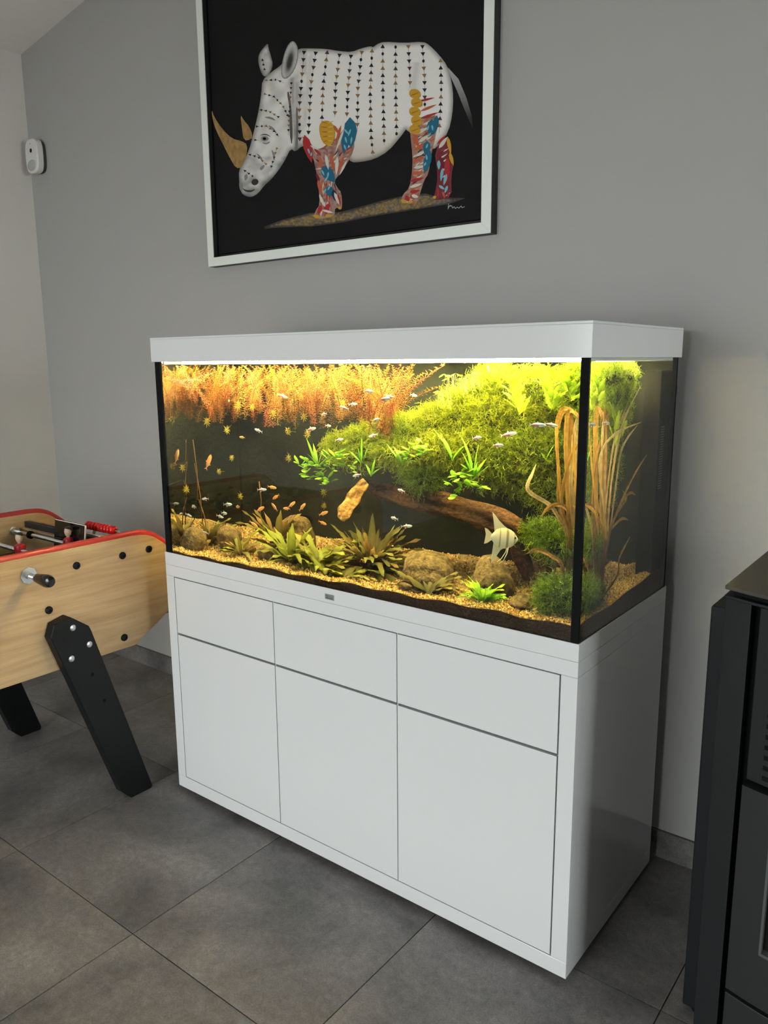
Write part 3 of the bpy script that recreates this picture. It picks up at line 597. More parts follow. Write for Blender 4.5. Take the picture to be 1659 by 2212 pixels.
# legs
LEGP = [(-.142, 0), (-.050, 0), (-.044, .012), (-.197, .552), (-.234, .645), (-.240, .664), (-.305, .711), (-.358, .698), (-.373, .657), (-.335, .565), (-.166, .036)]
LEGP = [(-.132, .0), (-.050, .0), (-.0445, .010), (-.2335, .646), (-.2400, .662), (-.305, .711), (-.3575, .698), (-.3725, .657), (-.1660, .036)]
M_LEGSIDE = M_BLACK
for xa, xb, fl in ((PXO, PXO+.0405, False), (FXO-.0405, FXO, False), (PXO, PXO+.0405, True), (FXO-.0405, FXO, True)):
    pl = [((2*yc-y) if fl else y, z) for y, z in LEGP]
    leg = MB().prism(pl, 'x', xa, xb).build('leg', M_BLACK, tf, bevel=.003)
    if not fl and xa == PXO:
        for y, z in ((-.2975, .672), (-.2450, .601), (-.3110, .572)):
            MB().lathe([(0, .0105), (.0018, .0105), (.0034, .008), (.0040, .0)], (xb, y, z), (1, 0, 0), 20).build('leg_bolt', M_NICKEL, leg, sharp=.5)
        for y, z in ((-.243, .495), (-.208, .392)):
            MB().lathe([(0, .006), (.0006, .006), (.0008, .003)], (xb, y, z), (1, 0, 0), 12).build('leg_screw', M_RUBBER, leg)
    fx = [(y+(.004 if i in (0,) else 0), z) for i, (y, z) in enumerate(pl)]
# metal cross brace between the legs
for fl in (False, True):
    def q(y): return 2*yc-y if fl else y
    br = MB(); br.prism([(q(-.335), .56), (q(-.300), .56), (q(-.22), .40), (q(-.25), .38)], 'x', PXO-.006, PXO+.004)
    br.prism([(FXO+.02, .50), (PXO-.01, .50), (PXO-.01, .46), (PXO-.10, .50), (FXO+.12, .50), (FXO+.02, .46)], 'y', q(-.285), q(-.265))
    br.build('leg_brace', mat('slate_blue_metal', (.030, .034, .042), .45), tf)
# interior: playing field, end boards, goal rail, ball tray
box_obj('cabinet_floor', (FXI, -1.34, .60), (PXI, .13, .62), M_OAKX, tf)
box_obj('playing_field', (FXI, -1.20, .770), (PXI, -.075, .776), mat('green_playing_field', (.006, .028, .010), .6), tf)
for y in (-.058, -1.164): box_obj('end_board', (FXI, y-.012, .62), (PXI, y+.012, .868), M_OAKX, tf)
box_obj('goal_rail', (FXI+.0, -.050, .852), (PXI, -.030, .892), mat('dark_navy_rail', (.012, .014, .020), .4), tf, .003)
box_obj('goal_rail', (FXI+.0, -1.170, .852), (PXI, -1.150, .892), mat('dark_navy_rail'), tf, .003)
MB().prism([(-.030, .868), (.13, .835), (.13, .80), (-.030, .83)], 'x', FXI, PXI).build('ball_tray', M_OAKX, tf)
MB().prism([(-1.17, .868), (-1.33, .835), (-1.33, .80), (-1.17, .83)], 'x', FXI, PXI).build('ball_tray', M_OAKX, tf)
box_obj('end_panel', (FXI, .13, .62), (PXI, .15, .80), M_OAKX, tf); box_obj('end_panel', (FXI, -1.35, .62), (PXI, -1.33, .80), M_OAKX, tf)
MB().tube([(FXI+.02, -.040, .8945), (PXI-.02, -.040, .8945)], .0035, 8).build('score_rail_bar', M_CHROME, tf, True)
# rods with players, collars, grips
ZR = .862
def player(rod, x, y, mats):
    b = MB()
    b.lathe([(-.072, .008), (-.066, .0125), (-.050, .0115), (-.034, .0105), (-.014, .013)], (x, y, ZR), (0, 0, 1), 12, 0)     # white shorts and legs
    b.lathe([(-.014, .0135), (-.006, .0165), (.008, .0185), (.020, .0170), (.0265, .008)], (x, y, ZR), (0, 0, 1), 14, 1)       # red shirt
    b.box((x-.004, y-.02, ZR+.004), (x+.004, y+.02, ZR+.018), 1)
    b.lathe([(.024, .0055), (.030, .0060), (.036, .0105), (.046, .0125), (.056, .0110), (.0615, .006)], (x, y, ZR), (0, 0, 1), 14, 2)
    b.ball((x-.001, y+.003, ZR+.0565), (.0128, .0128, .0085), 12, 3)
    b.build('player', mats, rod, sharp=.7)
mat('black_glossy_grip', (.010, .009, .008), .14)
PM = [mat('white_figure_paint', (.62, .60, .55), .4), mat('red_figure_paint', (.34, .012, .022), .35), mat('skin_figure_paint', (.56, .42, .33), .45), mat('black_figure_paint', (.012, .010, .010), .35)]
PB = [PM[0], mat('blue_figure_paint', (.02, .05, .22), .35), PM[2], PM[3]]
RODS = [(-.098, 'far', [(-.425, 0)], PM), (-.253, 'far', [(-.70, 0), (-.472, 0)], PM), (-.404, 'near', [(-.66, 1), (-.50, 1), (-.34, 1)], PB),
        (-.56, 'far', [(-.70, 0), (-.55, 0), (-.43, 0), (-.28, 0)], PM), (-.715, 'near', [(-.7, 1), (-.56, 1), (-.42, 1), (-.28, 1)], PB), (-.87, 'far', [(-.66, 0), (-.5, 0), (-.34, 0)], PM), (-1.03, 'near', [(-.6, 1), (-.4, 1)], PB)]
for y, side, men, mats_ in RODS:
    xa, xb = (FXO-.30, PXI-.012) if side == 'far' else (FXI+.012, PXO+.075)
    rod = MB().tube([(xa, y, ZR), (xb, y, ZR)], .0080, 14).build('rod', M_CHROME, tf, True)
    for m_ in men: player(rod, m_[0], y, mats_)
    if side == 'near':
        MB().lathe([(0, .0265), (.003, .0265), (.0034, .0115), (.014, .0115)], (PXO, y, ZR), (1, 0, 0), 8).build('escutcheon', M_NICKEL, rod)
        MB().lathe([(0, .010), (.004, .0135), (.012, .0145), (.055, .0195), (.070, .0195), (.080, .0165), (.084, .006), (.0835, 0)], (PXO+.045, y, ZR), (1, 0, 0), 22).build('hand_grip', mat('black_glossy_grip', (.010, .009, .008), .14), rod, sharp=.8)
    else:
        MB().lathe([(0, .010), (.004, .0135), (.012, .0145), (.055, .0195), (.070, .0195), (.080, .0165), (.084, 0)], (FXO-.22, y, ZR), (-1, 0, 0), 18).build('hand_grip', mat('black_glossy_grip'), rod, sharp=.8)
    MB().lathe([(0, .0155), (.010, .0165), (.013, .010), (.018, .010), (.020, .0150), (.030, .0145)], (FXI, y, ZR), (1, 0, 0), 16).build('rod_bushing', M_NICKEL, rod, sharp=.5)
    if side == 'far':
        MB().lathe([(0, .0125), (.004, .0150), (.008, .0125), (.012, .0155), (.016, .0125)], (-.700, y, ZR), (1, 0, 0), 16).build('stop_collar', M_RUBBER, rod, sharp=.6)
# score counter: red beads on a wire above the ball tray
sc_y, sc_z = -.004, .914
MB().tube([(-.245, sc_y, .868), (-.238, sc_y, .885), (-.240, sc_y, .905), (-.252, sc_y, sc_z), (-.45, sc_y, sc_z), (-.60, sc_y, sc_z), (-.62, sc_y, .90), (-.62, sc_y, .860)], .0024, 8).build('score_wire', M_NICKEL, tf, True)
for k in range(9):
    x = -.285-k*.0195; MB().lathe([(0, .004), (.0015, .010), (.006, .0158), (.012, .0158), (.0165, .010), (.018, .004)], (x-.0095, sc_y, sc_z), (1, 0, 0), 16).build('score_bead', M_REDG, tf, True)
arch = MB(); arch.tube([(-.47, .02, .858), (-.44, .02, .892), (-.39, .02, .905), (-.34, .02, .894), (-.305, .02, .855)], .006, 8); arch.build('ball_bowl_rim', M_NICKEL, tf, True)
# tablet leaning on the goal rail
tb = thing('tablet', 'black screened tablet with white edge leaning on the football table rail', 'tablet', (-.49, -.06, .776))
def tilt_box(name, x0, x1, h0, h1, t0, t1, m, par, bev=0):
    b = MB(); b.box((x0, t0, h0), (x1, t1, h1)); ang = math.radians(-8); c, s = math.cos(ang), math.sin(ang)
    oy, oz = -.098, .778
    b.v = [(x, oy+c*y-s*z, oz+s*y+c*z) for x, y, z in b.v]
    return b.build(name, m, par, bevel=bev)
tilt_box('tablet_body', -.545, -.347, 0, .160, 0, .0072, mat('white_tablet_shell', (.7, .7, .7), .35), tb, .0022)
tilt_box('tablet_screen', -.5435, -.3485, .002, .158, -.0006, -.0001, mat('black_tablet_screen', (.004, .004, .005), .06), tb)

# ================================================================== STOVE
st = thing('pellet_stove', 'anthracite metal pellet stove standing right of the aquarium', 'stove', (2.03, .3, 0))
SX0, SX1 = 1.766, 2.294; SXC = (SX0+SX1)/2
def bow(x, y0=.046, k=.42):
    t = max(-1, min(1, (x-SXC)/(SX1-SXC))); return y0-k*(SX1-SXC)/2*(1-t*t)
def bow_plate(xa, xb, z0, z1, y_off, depth, n=10):
    xs = [xa+(xb-xa)*i/n for i in range(n+1)]
    return MB().prism([(x, bow(x)+y_off) for x in xs]+[(x, bow(x)+y_off+depth) for x in xs[::-1]], 'z', z0, z1)
MB().prism([(1.728, .10), (2.332, .10), (2.332, .57), (1.728, .57)], 'z', .02, .988).build('casing', M_STOVED, st, bevel=.004)
MB().prism([(1.80, .09), (2.26, .09), (2.26, .10), (1.80, .10)], 'z', .03, 1.02).build('firebox', M_STOVED, st)
M_TOP = mat('warm_black_top_plate', (.040, .038, .033), .6, spec=.4)
for nm, z0, z1, inset, mm in (('top_plate', 1.044, 1.052, 0, M_TOP), ('under_plate', 1.026, 1.032, .000, M_STOVE), ('top_gap', 1.032, 1.044, .016, M_RUBBER)):
    xs = [SX0+inset+(SX1-SX0-2*inset)*i/16 for i in range(17)]
    MB().prism([(x, bow(x)+inset) for x in xs]+[(SX1-inset, .56), (SX0+inset, .56)], 'z', z0, z1).build(nm, mm, st, bevel=.0015)
for k, (xa, ya) in enumerate(((1.875, .16), (1.882, .185), (1.889, .21), (1.90, .06), (1.91, .30), (1.917, .325), (1.924, .35))):
    box_obj('top_slot', (xa, ya, 1.0515), (xa+.22, ya+.006, 1.0524), M_RUBBER, st)
# bowed front: pillar, groove, upper grille panel, door with window, drawer
bow_plate(1.768, 1.8215, .02, 1.026, .004, .05).build('front_pillar', M_STOVE, st, bevel=.0015)
bow_plate(2.2385, 2.292, .02, 1.026, .004, .05).build('front_pillar', M_STOVE, st, bevel=.0015)
bow_plate(1.80, 2.26, .02, 1.026, .040, .03).build('front_recess', M_RUBBER, st)
bow_plate(1.8375, 2.2225, .660, 1.022, .012, .03).build('grille_panel', M_STOVE, st, bevel=.0015)
for k in range(9):
    z = .672+k*.022; sl = bow_plate(1.868, 1.905, z, z+.009, .0108, .003, 6).build('vent_slot', M_RUBBER, st)
    sl = bow_plate(1.92, 2.13, z, z+.009, .0108, .003, 6).build('vent_slot', M_RUBBER, st)
M_DOOR = mat('stove_door_metal', (.019, .0195, .020), .48, spec=.25)
door = MB()
for xa, xb, z0, z1 in ((1.833, 1.895, .175, .648), (2.165, 2.227, .175, .648), (1.895, 2.165, .175, .300), (1.895, 2.165, .585, .648)):
    d2 = bow_plate(xa, xb, z0, z1, .004, .03); door.add(d2.v, d2.f)
dr = door.build('stove_door', M_DOOR, st)
bow_plate(1.895, 2.165, .300, .585, .018, .006).build('door_window', mat('smoked_stove_glass', (.012, .011, .010), .05), dr)
fr_ = MB()
for xa, xb, z0, z1 in ((1.8935, 1.8985, .297, .588), (2.1615, 2.1665, .297, .588), (1.8935, 2.1665, .2965, .303), (1.8935, 2.1665, .583, .588)):
    d2 = bow_plate(xa, xb, z0, z1, .0015, .02); fr_.add(d2.v, d2.f)
fr_.build('window_bezel', mat('grey_bezel', (.075, .080, .080), .35), dr)
bow_plate(1.833, 2.227, .03, .165, .004, .03).build('ash_drawer', M_DOOR, st, bevel=.0015)
for xa in (1.76, 2.26):
    for ya in (.13, .50): MB().lathe([(0, .018), (.02, .018)], (xa, ya, 0), (0, 0, 1), 12).build('foot', M_RUBBER, st)

# ================================================================== INSIDE THE TANK
BX0, BX1, BY0, BY1 = GX0+T+.001, GX1-T-.001, GY0+T+.001, GY1-T-.008
def bed_z(x, y):
    fx = (x-BX0)/(BX1-BX0)
    return .8785+.036*fx**.9+.030*(y-BY0)/(BY1-BY0)*(1-.35*fx)+.004*math.sin(x*17+y*9)*math.sin(y*23)+.003*math.sin(x*41)
bed = MB(); nx, ny = 90, 34
for j in range(ny+1):
    for i in range(nx+1):
        x = BX0+(BX1-BX0)*i/nx; y = BY0+(BY1-BY0)*j/ny; bed.v.append((x, y, bed_z(x, y)-.002))
bed.f = [(j*(nx+1)+i, j*(nx+1)+i+1, (j+1)*(nx+1)+i+1, (j+1)*(nx+1)+i) for j in range(ny) for i in range(nx)]; bed.m = [0]*len(bed.f)
o = len(bed.v)
def skirt(pts):
    o = len(bed.v)
    for p in pts: bed.v.append(p); bed.v.append((p[0], p[1], PZ))
    for i in range(len(pts)-1): bed.f.append((o+2*i, o+2*i+1, o+2*i+3, o+2*i+2)); bed.m.append(1)
g = lambda i, j: bed.v[j*(nx+1)+i]
skirt([g(i, 0) for i in range(nx+1)]); skirt([g(nx, j) for j in range(ny+1)]); skirt([g(i, ny) for i in range(nx, -1, -1)]); skirt([g(0, j) for j in range(ny, -1, -1)])
soil = thing('gravel_bed', 'golden gravel bed over dark soil along the tank bottom', 'gravel', (W/2, D/2, PZ)); soil['kind'] = 'stuff'
bed.build('soil_layer', [mat('ochre_gravel_base', (.30, .20, .085), .8), mat('dark_brown_soil', (.050, .023, .011), .85, noise=(260, .8, 4), bump=(220, 1, .006))], soil)
# grains
def grains(n):
    v = []; f = []; c = []
    octa = np.array([(1,0,0),(0,1,0),(-1,0,0),(0,-1,0),(0,0,1),(0,0,-1)], float); of = [(0,1,4),(1,2,4),(2,3,4),(3,0,4),(1,0,5),(2,1,5),(3,2,5),(0,3,5)]
    pal = np.array([(.66,.46,.11),(.52,.33,.07),(.78,.58,.18),(.30,.17,.04),(.86,.74,.40),(.60,.39,.09),(.17,.085,.025)])
    for k in range(n):
        if k < n*.75: x, y = RNG.uniform(BX0+.004, BX1-.004), BY0+.003+(RNG.random()**1.7)*(BY1-BY0-.01)
        else: x, y = BX1-.004-abs(RNG.normal(0, .12)), RNG.uniform(BY0, BY1)
        x = max(x, BX0+.003)
        s = RNG.uniform(.0018, .0040); R_ = np.array(Euler(tuple(RNG.uniform(0, 6.28, 3))).to_matrix())
        p = (octa*np.array([s*RNG.uniform(.8, 1.5), s*RNG.uniform(.7, 1.2), s*RNG.uniform(.55, 1)]))@R_.T+np.array([x, y, bed_z(x, y)+RNG.uniform(-.002, .0015)])
        o = len(v); v += [tuple(q) for q in p]; f += [tuple(i+o for i in t) for t in of]
        col = pal[RNG.integers(0, 7)]*RNG.uniform(.8, 1.2); c += [tuple(col)]*6
    # dark soil crumbs pressed against the front and side glass
    for k in range(2600):
        if RNG.random() < .72: x = RNG.uniform(BX0, BX1); y = BY0+.002
        else: y = RNG.uniform(BY0, BY1); x = BX1-.002
        zt = bed_z(x, y); z = PZ+(zt-PZ)*RNG.random()**.6; s = RNG.uniform(.0015, .0032)
        R_ = np.array(Euler(tuple(RNG.uniform(0, 6.28, 3))).to_matrix()); p = (octa*s*RNG.uniform(.6, 1.2, 3))@R_.T+np.array([x, y, z])
        o = len(v); v += [tuple(q) for q in p]; f += [tuple(i+o for i in t) for t in of]
        t = max(0, 1-(zt-z)/.008); base = np.array((.045, .024, .014))*(1-t)+np.array((.28, .17, .06))*t; c += [tuple(base*RNG.uniform(.5, 1.5))]*6
    m = MB(); m.v = v; m.f = f; m.m = [0]*len(f); m.c = c; return m
gq = grains(16000).build('gravel_grains', mat('gravel_grain', attr=True, rough=.42, spec=.5), soil); gq['kind'] = 'stuff'

# ---------------------------------------------------------------- stones
def stone(u, v, y, w, h, d, seed, label, tone=(.17, .125, .060)):
    c = wet(u, v, y); bm = bmesh.new(); bmesh.ops.create_icosphere(bm, subdivisions=4, radius=1)
    rn = random.Random(seed); ph = [rn.uniform(0, 6) for _ in range(9)]
    cols = []
    for p in bm.verts:
        q = p.co.copy(); k = 1+.13*math.sin(q.x*2.3+ph[0])*math.sin(q.y*2.1+ph[1])+.10*math.sin(q.z*3.1+ph[2]+q.x*1.3)+.05*math.sin(q.x*6+ph[3])*math.sin(q.z*5+ph[4])+.02*math.sin(q.y*13+ph[5])*math.sin(q.z*12+q.x*9)
        q = q*k; q.z = max(q.z, -.75); p.co = Vector((q.x*w/2, q.y*d/2, q.z*h/2))
    me = bpy.data.meshes.new('stone'); bm.to_mesh(me); bm.free(); me.shade_smooth(); me.materials.append(mat('algae_brown_stone_%d' % (seed % 3), tone, .8, spec=.25, noise=(70, .65, 8), bump=(140, 1, .006)))
    o = bpy.data.objects.new('stone', me); COL.objects.link(o); o.location = (c.x, c.y, bed_z(c.x, c.y)+h*.30); o.rotation_euler.z = rn.uniform(0, 3)
    tag(o, label, 'stone', 'stones on the gravel')
T2 = (.135, .098, .040)
stone(395, 1160, .10, .11, .085, .09, 1, 'algae covered stone in the far left corner of the tank', T2)
stone(492, 1170, .17, .13, .095, .10, 2, 'brown rounded stone left of the copper plants', T2)
stone(640, 1165, .34, .14, .150, .12, 3, 'tall mossy stone behind the left water plants', T2)
stone(587, 1200, .16, .11, .060, .09, 4, 'low dark stone among the left water plants', (.13, .095, .045))
stone(925, 1208, .16, .165, .095, .165, 5, 'large grey brown boulder left of the angelfish', (.22, .155, .068))
stone(1060, 1250, .165, .125, .125, .115, 6, 'smooth brown boulder below the angelfish', (.175, .125, .055))
stone(1128, 1275, .10, .065, .035, .06, 7, 'small dark stone near the moss ball', (.13, .09, .05))
stone(880, 1262, .07, .06, .030, .05, 8, 'small stone half buried below the large boulder', (.2, .14, .07))

# ---------------------------------------------------------------- driftwood
def log(name, label, pts, rad, seed, tone, flat=.9, amp=1.0):
    path = [Vector(p) for p in curve([tuple(p) for p in pts], 7)]; k = len(path); n = 22; rn = random.Random(seed); ph = [rn.uniform(0, 6) for _ in range(6)]
    rs = np.interp(np.linspace(0, 1, k), np.linspace(0, 1, len(rad)), rad)
    m = MB(); t0 = (path[1]-path[0]).normalized(); side = t0.cross(Vector((0, 0, 1))).normalized()
    for i in range(k):
        t = (path[min(i+1, k-1)]-path[max(i-1, 0)]).normalized(); side = (side-t*side.dot(t)).normalized(); up = side.cross(t)
        for j in range(n):
            a = 2*PI*j/n; q = 1+amp*(.14*math.sin(3*a+ph[0]+i*.12)+.08*math.sin(7*a+ph[1]+i*.07)+.05*math.sin(11*a+ph[2])+.09*math.sin(i*.7+ph[3]+2*a))
            m.v.append(path[i]+(side*math.cos(a)+up*math.sin(a)*flat)*rs[i]*q)
            b = .75+.4*(q-.9)/.3+.12*math.sin(i*.9+j); m.c.append(tuple(max(.05, b)*x for x in tone))
    m.f = [(i*n+(j+1) % n, i*n+j, (i+1)*n+j, (i+1)*n+(j+1) % n) for i in range(k-1) for j in range(n)]+[tuple(range(n)), tuple(range((k-1)*n, k*n))[::-1]]; m.m = [0]*len(m.f)
    return tag(m.build(name, mat('driftwood', attr=True, rough=.8, spec=.2, noise=(55, .55, 7, (1, 1, 2.5)), bump=(90, 1, .008)), None, True), label, 'driftwood', 'driftwood in the tank')
log('driftwood_root', 'thick dark driftwood root running under the moss', [wet(790, 1045, .38), wet(815, 1058, .34), wet(870, 1074, .30), wet(960, 1090, .26), wet(1060, 1118, .24), wet(1130, 1160, .26), wet(1170, 1240, .28)], [.012, .020, .028, .032, .034, .042, .055], 3, (.085, .042, .016), amp=1.5)
log('driftwood_root', 'dark upper driftwood arm carrying the bright moss', [wet(700, 990, .40), wet(800, 985, .36), wet(920, 970, .36), wet(1050, 960, .38), wet(1170, 1000, .42)], [.015, .024, .032, .036, .05], 5, (.05, .035, .018))
log('driftwood_stub', 'pale broken driftwood stub hanging under the moss', [wet(788, 1040, .24), wet(770, 1062, .22), wet(757, 1085, .20), wet(742, 1110, .18), wet(735, 1122, .175)], [.016, .024, .026, .026, .014], 8, (.50, .28, .09), .75, 1.15)

# ---------------------------------------------------------------- moss
def sprigs(pos, dirs, length, width, cols, leaflets=4):
    """feathery sprigs: pos (N,3), dirs (N,3) -> vertices, faces, colours"""
    N_ = len(pos); rnd = RNG.normal(size=(N_, 3)); side = np.cross(dirs, rnd); side /= np.linalg.norm(side, axis=1)[:, None]+1e-9
    L = (length*RNG.uniform(.6, 1.3, N_))[:, None]; w = width*RNG.uniform(.7, 1.3, N_)[:, None]
    droop = np.zeros((N_, 3)); droop[:, 2] = -.25
    p1 = pos+dirs*L*.5; tip = pos+(dirs+droop+rnd*.12)*L
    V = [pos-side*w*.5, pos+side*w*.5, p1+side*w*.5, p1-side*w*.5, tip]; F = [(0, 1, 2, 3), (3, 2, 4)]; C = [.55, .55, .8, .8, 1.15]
    nrm = np.cross(side, dirs)
    for k in range(leaflets):
        t = .25+.6*k/max(1, leaflets-1); b = pos+(tip-pos)*t; s = 1 if k % 2 else -1
        ld = dirs*.7+side*s*(.8+RNG.uniform(-.2, .2, N_)[:, None])+nrm*RNG.uniform(-.6, .6, N_)[:, None]
        o = len(V); e = b+ld*L*.33; V += [b-dirs*w*.6, b+dirs*w*.6, e]; F.append((o, o+1, o+2)); C += [.8, .8, 1.1]
    nv = len(V); verts = np.stack(V, 1).reshape(-1, 3)
    faces = []
    for f in F: faces.append((np.arange(N_)[:, None]*nv+np.array(f)[None, :]).tolist())
    fl = [tuple(t) for g_ in faces for t in g_]
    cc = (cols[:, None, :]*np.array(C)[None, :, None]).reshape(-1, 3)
    return verts, fl, cc
def clamp_pts(v):
    v[:, 0] = np.clip(v[:, 0], BX0+.001, BX1-.001); v[:, 1] = np.clip(v[:, 1], BY0+.001, BY1-.001); v[:, 2] = np.minimum(v[:, 2], WATER_Z-.001); return v
def moss(name, label, blobs, dens, length, width, cA, cB, group='moss in the tank', upness=.5):
    """blobs: (point, rx, ry, rz)"""
    t = thing(name, label, 'moss', tuple(blobs[0][0]), group)
    core = MB(); P = []; Dv = []
    for c, rx, ry, rz in blobs:
        core.ball(c, (rx*.80, ry*.80, rz*.80), 14)
        n_ = int(dens*(rx*ry+rx*rz+ry*rz)*4.2)
        d = RNG.normal(size=(n_, 3)); d[:, 1] -= .35; d /= np.linalg.norm(d, axis=1)[:, None]
        sh = RNG.uniform(.72, 1.03, n_)[:, None]
        p = np.array(c)+d*np.array((rx, ry, rz))*sh; P.append(p)
        dd = d+RNG.normal(size=(n_, 3))*.55; dd[:, 2] += upness; dd /= np.linalg.norm(dd, axis=1)[:, None]; Dv.append(dd)
    P = np.concatenate(P); Dv = np.concatenate(Dv); core.v = [tuple(q) for q in clamp_pts(np.array(core.v))]
    core.build('moss_core', mat('dark_moss_core', (.018, .030, .008), .9, bump=(90, 1, .01)), t, True)
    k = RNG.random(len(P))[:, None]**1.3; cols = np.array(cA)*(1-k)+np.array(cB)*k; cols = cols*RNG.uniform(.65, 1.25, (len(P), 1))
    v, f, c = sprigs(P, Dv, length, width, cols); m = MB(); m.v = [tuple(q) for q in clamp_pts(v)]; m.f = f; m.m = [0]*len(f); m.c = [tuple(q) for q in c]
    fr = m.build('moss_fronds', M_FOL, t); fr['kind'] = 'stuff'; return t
def B(u, v, y, rx, rz, ry=None): return (tuple(wet(u, v, y)), rx, ry or rx*.8, rz)
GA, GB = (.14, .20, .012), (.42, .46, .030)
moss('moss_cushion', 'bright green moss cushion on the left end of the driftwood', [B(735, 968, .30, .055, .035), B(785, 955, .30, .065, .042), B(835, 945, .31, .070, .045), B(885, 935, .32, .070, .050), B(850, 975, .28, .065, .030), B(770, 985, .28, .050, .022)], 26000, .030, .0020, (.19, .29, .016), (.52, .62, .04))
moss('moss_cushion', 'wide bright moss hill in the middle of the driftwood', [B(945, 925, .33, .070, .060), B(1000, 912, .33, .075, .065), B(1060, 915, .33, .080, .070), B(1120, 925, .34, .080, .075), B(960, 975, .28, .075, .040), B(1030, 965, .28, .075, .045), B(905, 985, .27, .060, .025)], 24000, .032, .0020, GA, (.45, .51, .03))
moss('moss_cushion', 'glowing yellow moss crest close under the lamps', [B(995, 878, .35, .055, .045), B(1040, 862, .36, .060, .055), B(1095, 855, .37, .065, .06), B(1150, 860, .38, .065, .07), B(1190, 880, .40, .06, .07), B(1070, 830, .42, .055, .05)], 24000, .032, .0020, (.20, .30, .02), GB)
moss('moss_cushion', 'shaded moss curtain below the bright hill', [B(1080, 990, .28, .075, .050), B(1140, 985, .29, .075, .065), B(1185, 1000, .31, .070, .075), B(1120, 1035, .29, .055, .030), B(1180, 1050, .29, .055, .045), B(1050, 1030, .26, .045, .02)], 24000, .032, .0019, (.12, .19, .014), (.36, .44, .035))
moss('moss_tuft', 'loose moss tuft hanging above the dark log', [B(918, 1035, .24, .050, .026), B(890, 1025, .25, .035, .02)], 30000, .030, .0018, (.10, .17, .01), (.28, .38, .03))
moss('moss_tuft', 'moss tuft beside the lower brown grass leaves', [B(1185, 1155, .20, .050, .030), B(1160, 1150, .22, .035, .02), B(1205, 1180, .18, .04, .03)], 30000, .030, .0018, (.09, .17, .01), (.28, .42, .03))
moss('moss_ball', 'round green moss ball in the front right corner', [((1.398, .105, .950), .056, .056, .050), ((1.405, .15, .94), .045, .05, .04)], 30000, .030, .0016, (.08, .17, .02), (.32, .46, .05))
moss('moss_cushion', 'bright moss along the right end below the hood', [B(1330, 830, None, .07, .075) if False else ((1.40, .22, 1.455), .045, .06, .022), ((1.33, .34, 1.43), .05, .06, .04), ((1.38, .33, 1.46), .04, .05, .018), ((1.36, .27, 1.41), .035, .04, .025)], 26000, .030, .0016, (.20, .32, .02), (.40, .52, .03))

# ---------------------------------------------------------------- leaves
def leaf_mesh(name, L, w, arch, wave, cA, cB, n=9, shape='lance', fold=.25, lobes=0):
    """leaf growing along +z, bending towards +x; three vertices across"""
    m = MB()
    for i in range(n+1):
        t = i/n
        if shape == 'lance': k = math.sin(PI*min(1, t*1.0)**.75)**.8 if 0 < t < 1 else .02
        elif shape == 'strap': k = (min(1, t*6)*.6+.4)*min(1, (1-t)*3+.02)
        elif shape == 'round': k = math.sqrt(max(.0004, 1-(2*max(t, .22)-1.22)**2/.61)) if t > .22 else .10
        elif shape == 'sword': k = min(1, .25+t*2.2)*min(1, (1-t)*2.2+.02)
        if lobes: k *= .55+.45*abs(math.sin(t*PI*lobes))
        a = arch*t; x = L*(1-math.cos(a))/max(arch, 1e-3) if arch > .01 else 0; z = L*math.sin(a)/arch if arch > .01 else L*t
        ox = Vector((math.cos(a), 0, -math.sin(a)))
        wv = wave*math.sin(t*PI*5)
        c0 = tuple(p+(q-p)*t for p, q in zip(cA, cB)); ce = tuple(p*1.0 for p in c0); cm = tuple(min(1, p*1.25+.01) for p in c0)
        for s in (-1, 0, 1):
            p = Vector((x, s*w*k*.5, z))-ox*(0 if s == 0 else -fold*w*k*.5+wv*s*w)
            m.v.append(p); m.c.append(cm if s == 0 else ce)
    for i in range(n):
        b = 3*i; m.f += [(b, b+1, b+4, b+3), (b+1, b+2, b+5, b+4)]
    m.m = [0]*len(m.f); return m.mesh(name, M_FOL, True)
def put_leaf(me, parent, loc, az, tilt, sc, roll=0, name='leaf'):
    o = bpy.data.objects.new(name, me); COL.objects.link(o); o.parent = parent
    o.location = Vector(loc)-parent.location; o.rotation_euler = Euler((roll, tilt, az), 'XYZ'); o.scale = (sc, sc, sc); return o
def rosette(name, label, cat, base, meshes, n, t0, t1, s0, s1, seed, group=None, spread=.008, sectors=None):
    rn = random.Random(seed); t = thing(name, label, cat, base, group)
    for k in range(n):
        az = (k*2.399+rn.uniform(-.4, .4)) if sectors is None else rn.uniform(*sectors)
        f = k/max(1, n-1); tilt = t0+(t1-t0)*f+rn.uniform(-.12, .12); sc = rn.uniform(s0, s1)
        reach = .30*sc*math.sin(min(1.5, tilt+.5)); b = Vector(base)+Vector((math.cos(az), math.sin(az), 0))*spread*rn.random()
        # keep leaf tips inside the glass
        L = .11*sc; tipx, tipy = b.x+math.cos(az)*L*math.sin(tilt+.35), b.y+math.sin(az)*L*math.sin(tilt+.35)
        if not (BX0+.008 < tipx < BX1-.008): az = PI-az
        if not (BY0+.008 < tipy < BY1-.008): az = -az
        put_leaf(rn.choice(meshes), t, b, az, tilt, sc)
    return t
def crypt(cA, cols, w=.0155, L=.100): return [leaf_mesh('leaf', L, w*k, a, wv, cA, c, n=11, shape='lance', fold=.30) for (a, wv, k), c in zip(((.7, .16, 1), (1.15, .20, .9), (1.6, .18, 1.1), (.9, .22, .8), (1.4, .14, 1)), cols)]
CRY_O = crypt((.12, .075, .018), [(.20, .20, .045), (.24, .20, .05), (.16, .17, .035), (.28, .17, .05), (.19, .21, .05)])
CRY_G = crypt((.10, .12, .015), [(.24, .30, .035), (.32, .36, .05), (.22, .27, .03), (.36, .34, .06), (.26, .32, .04)], .0175)
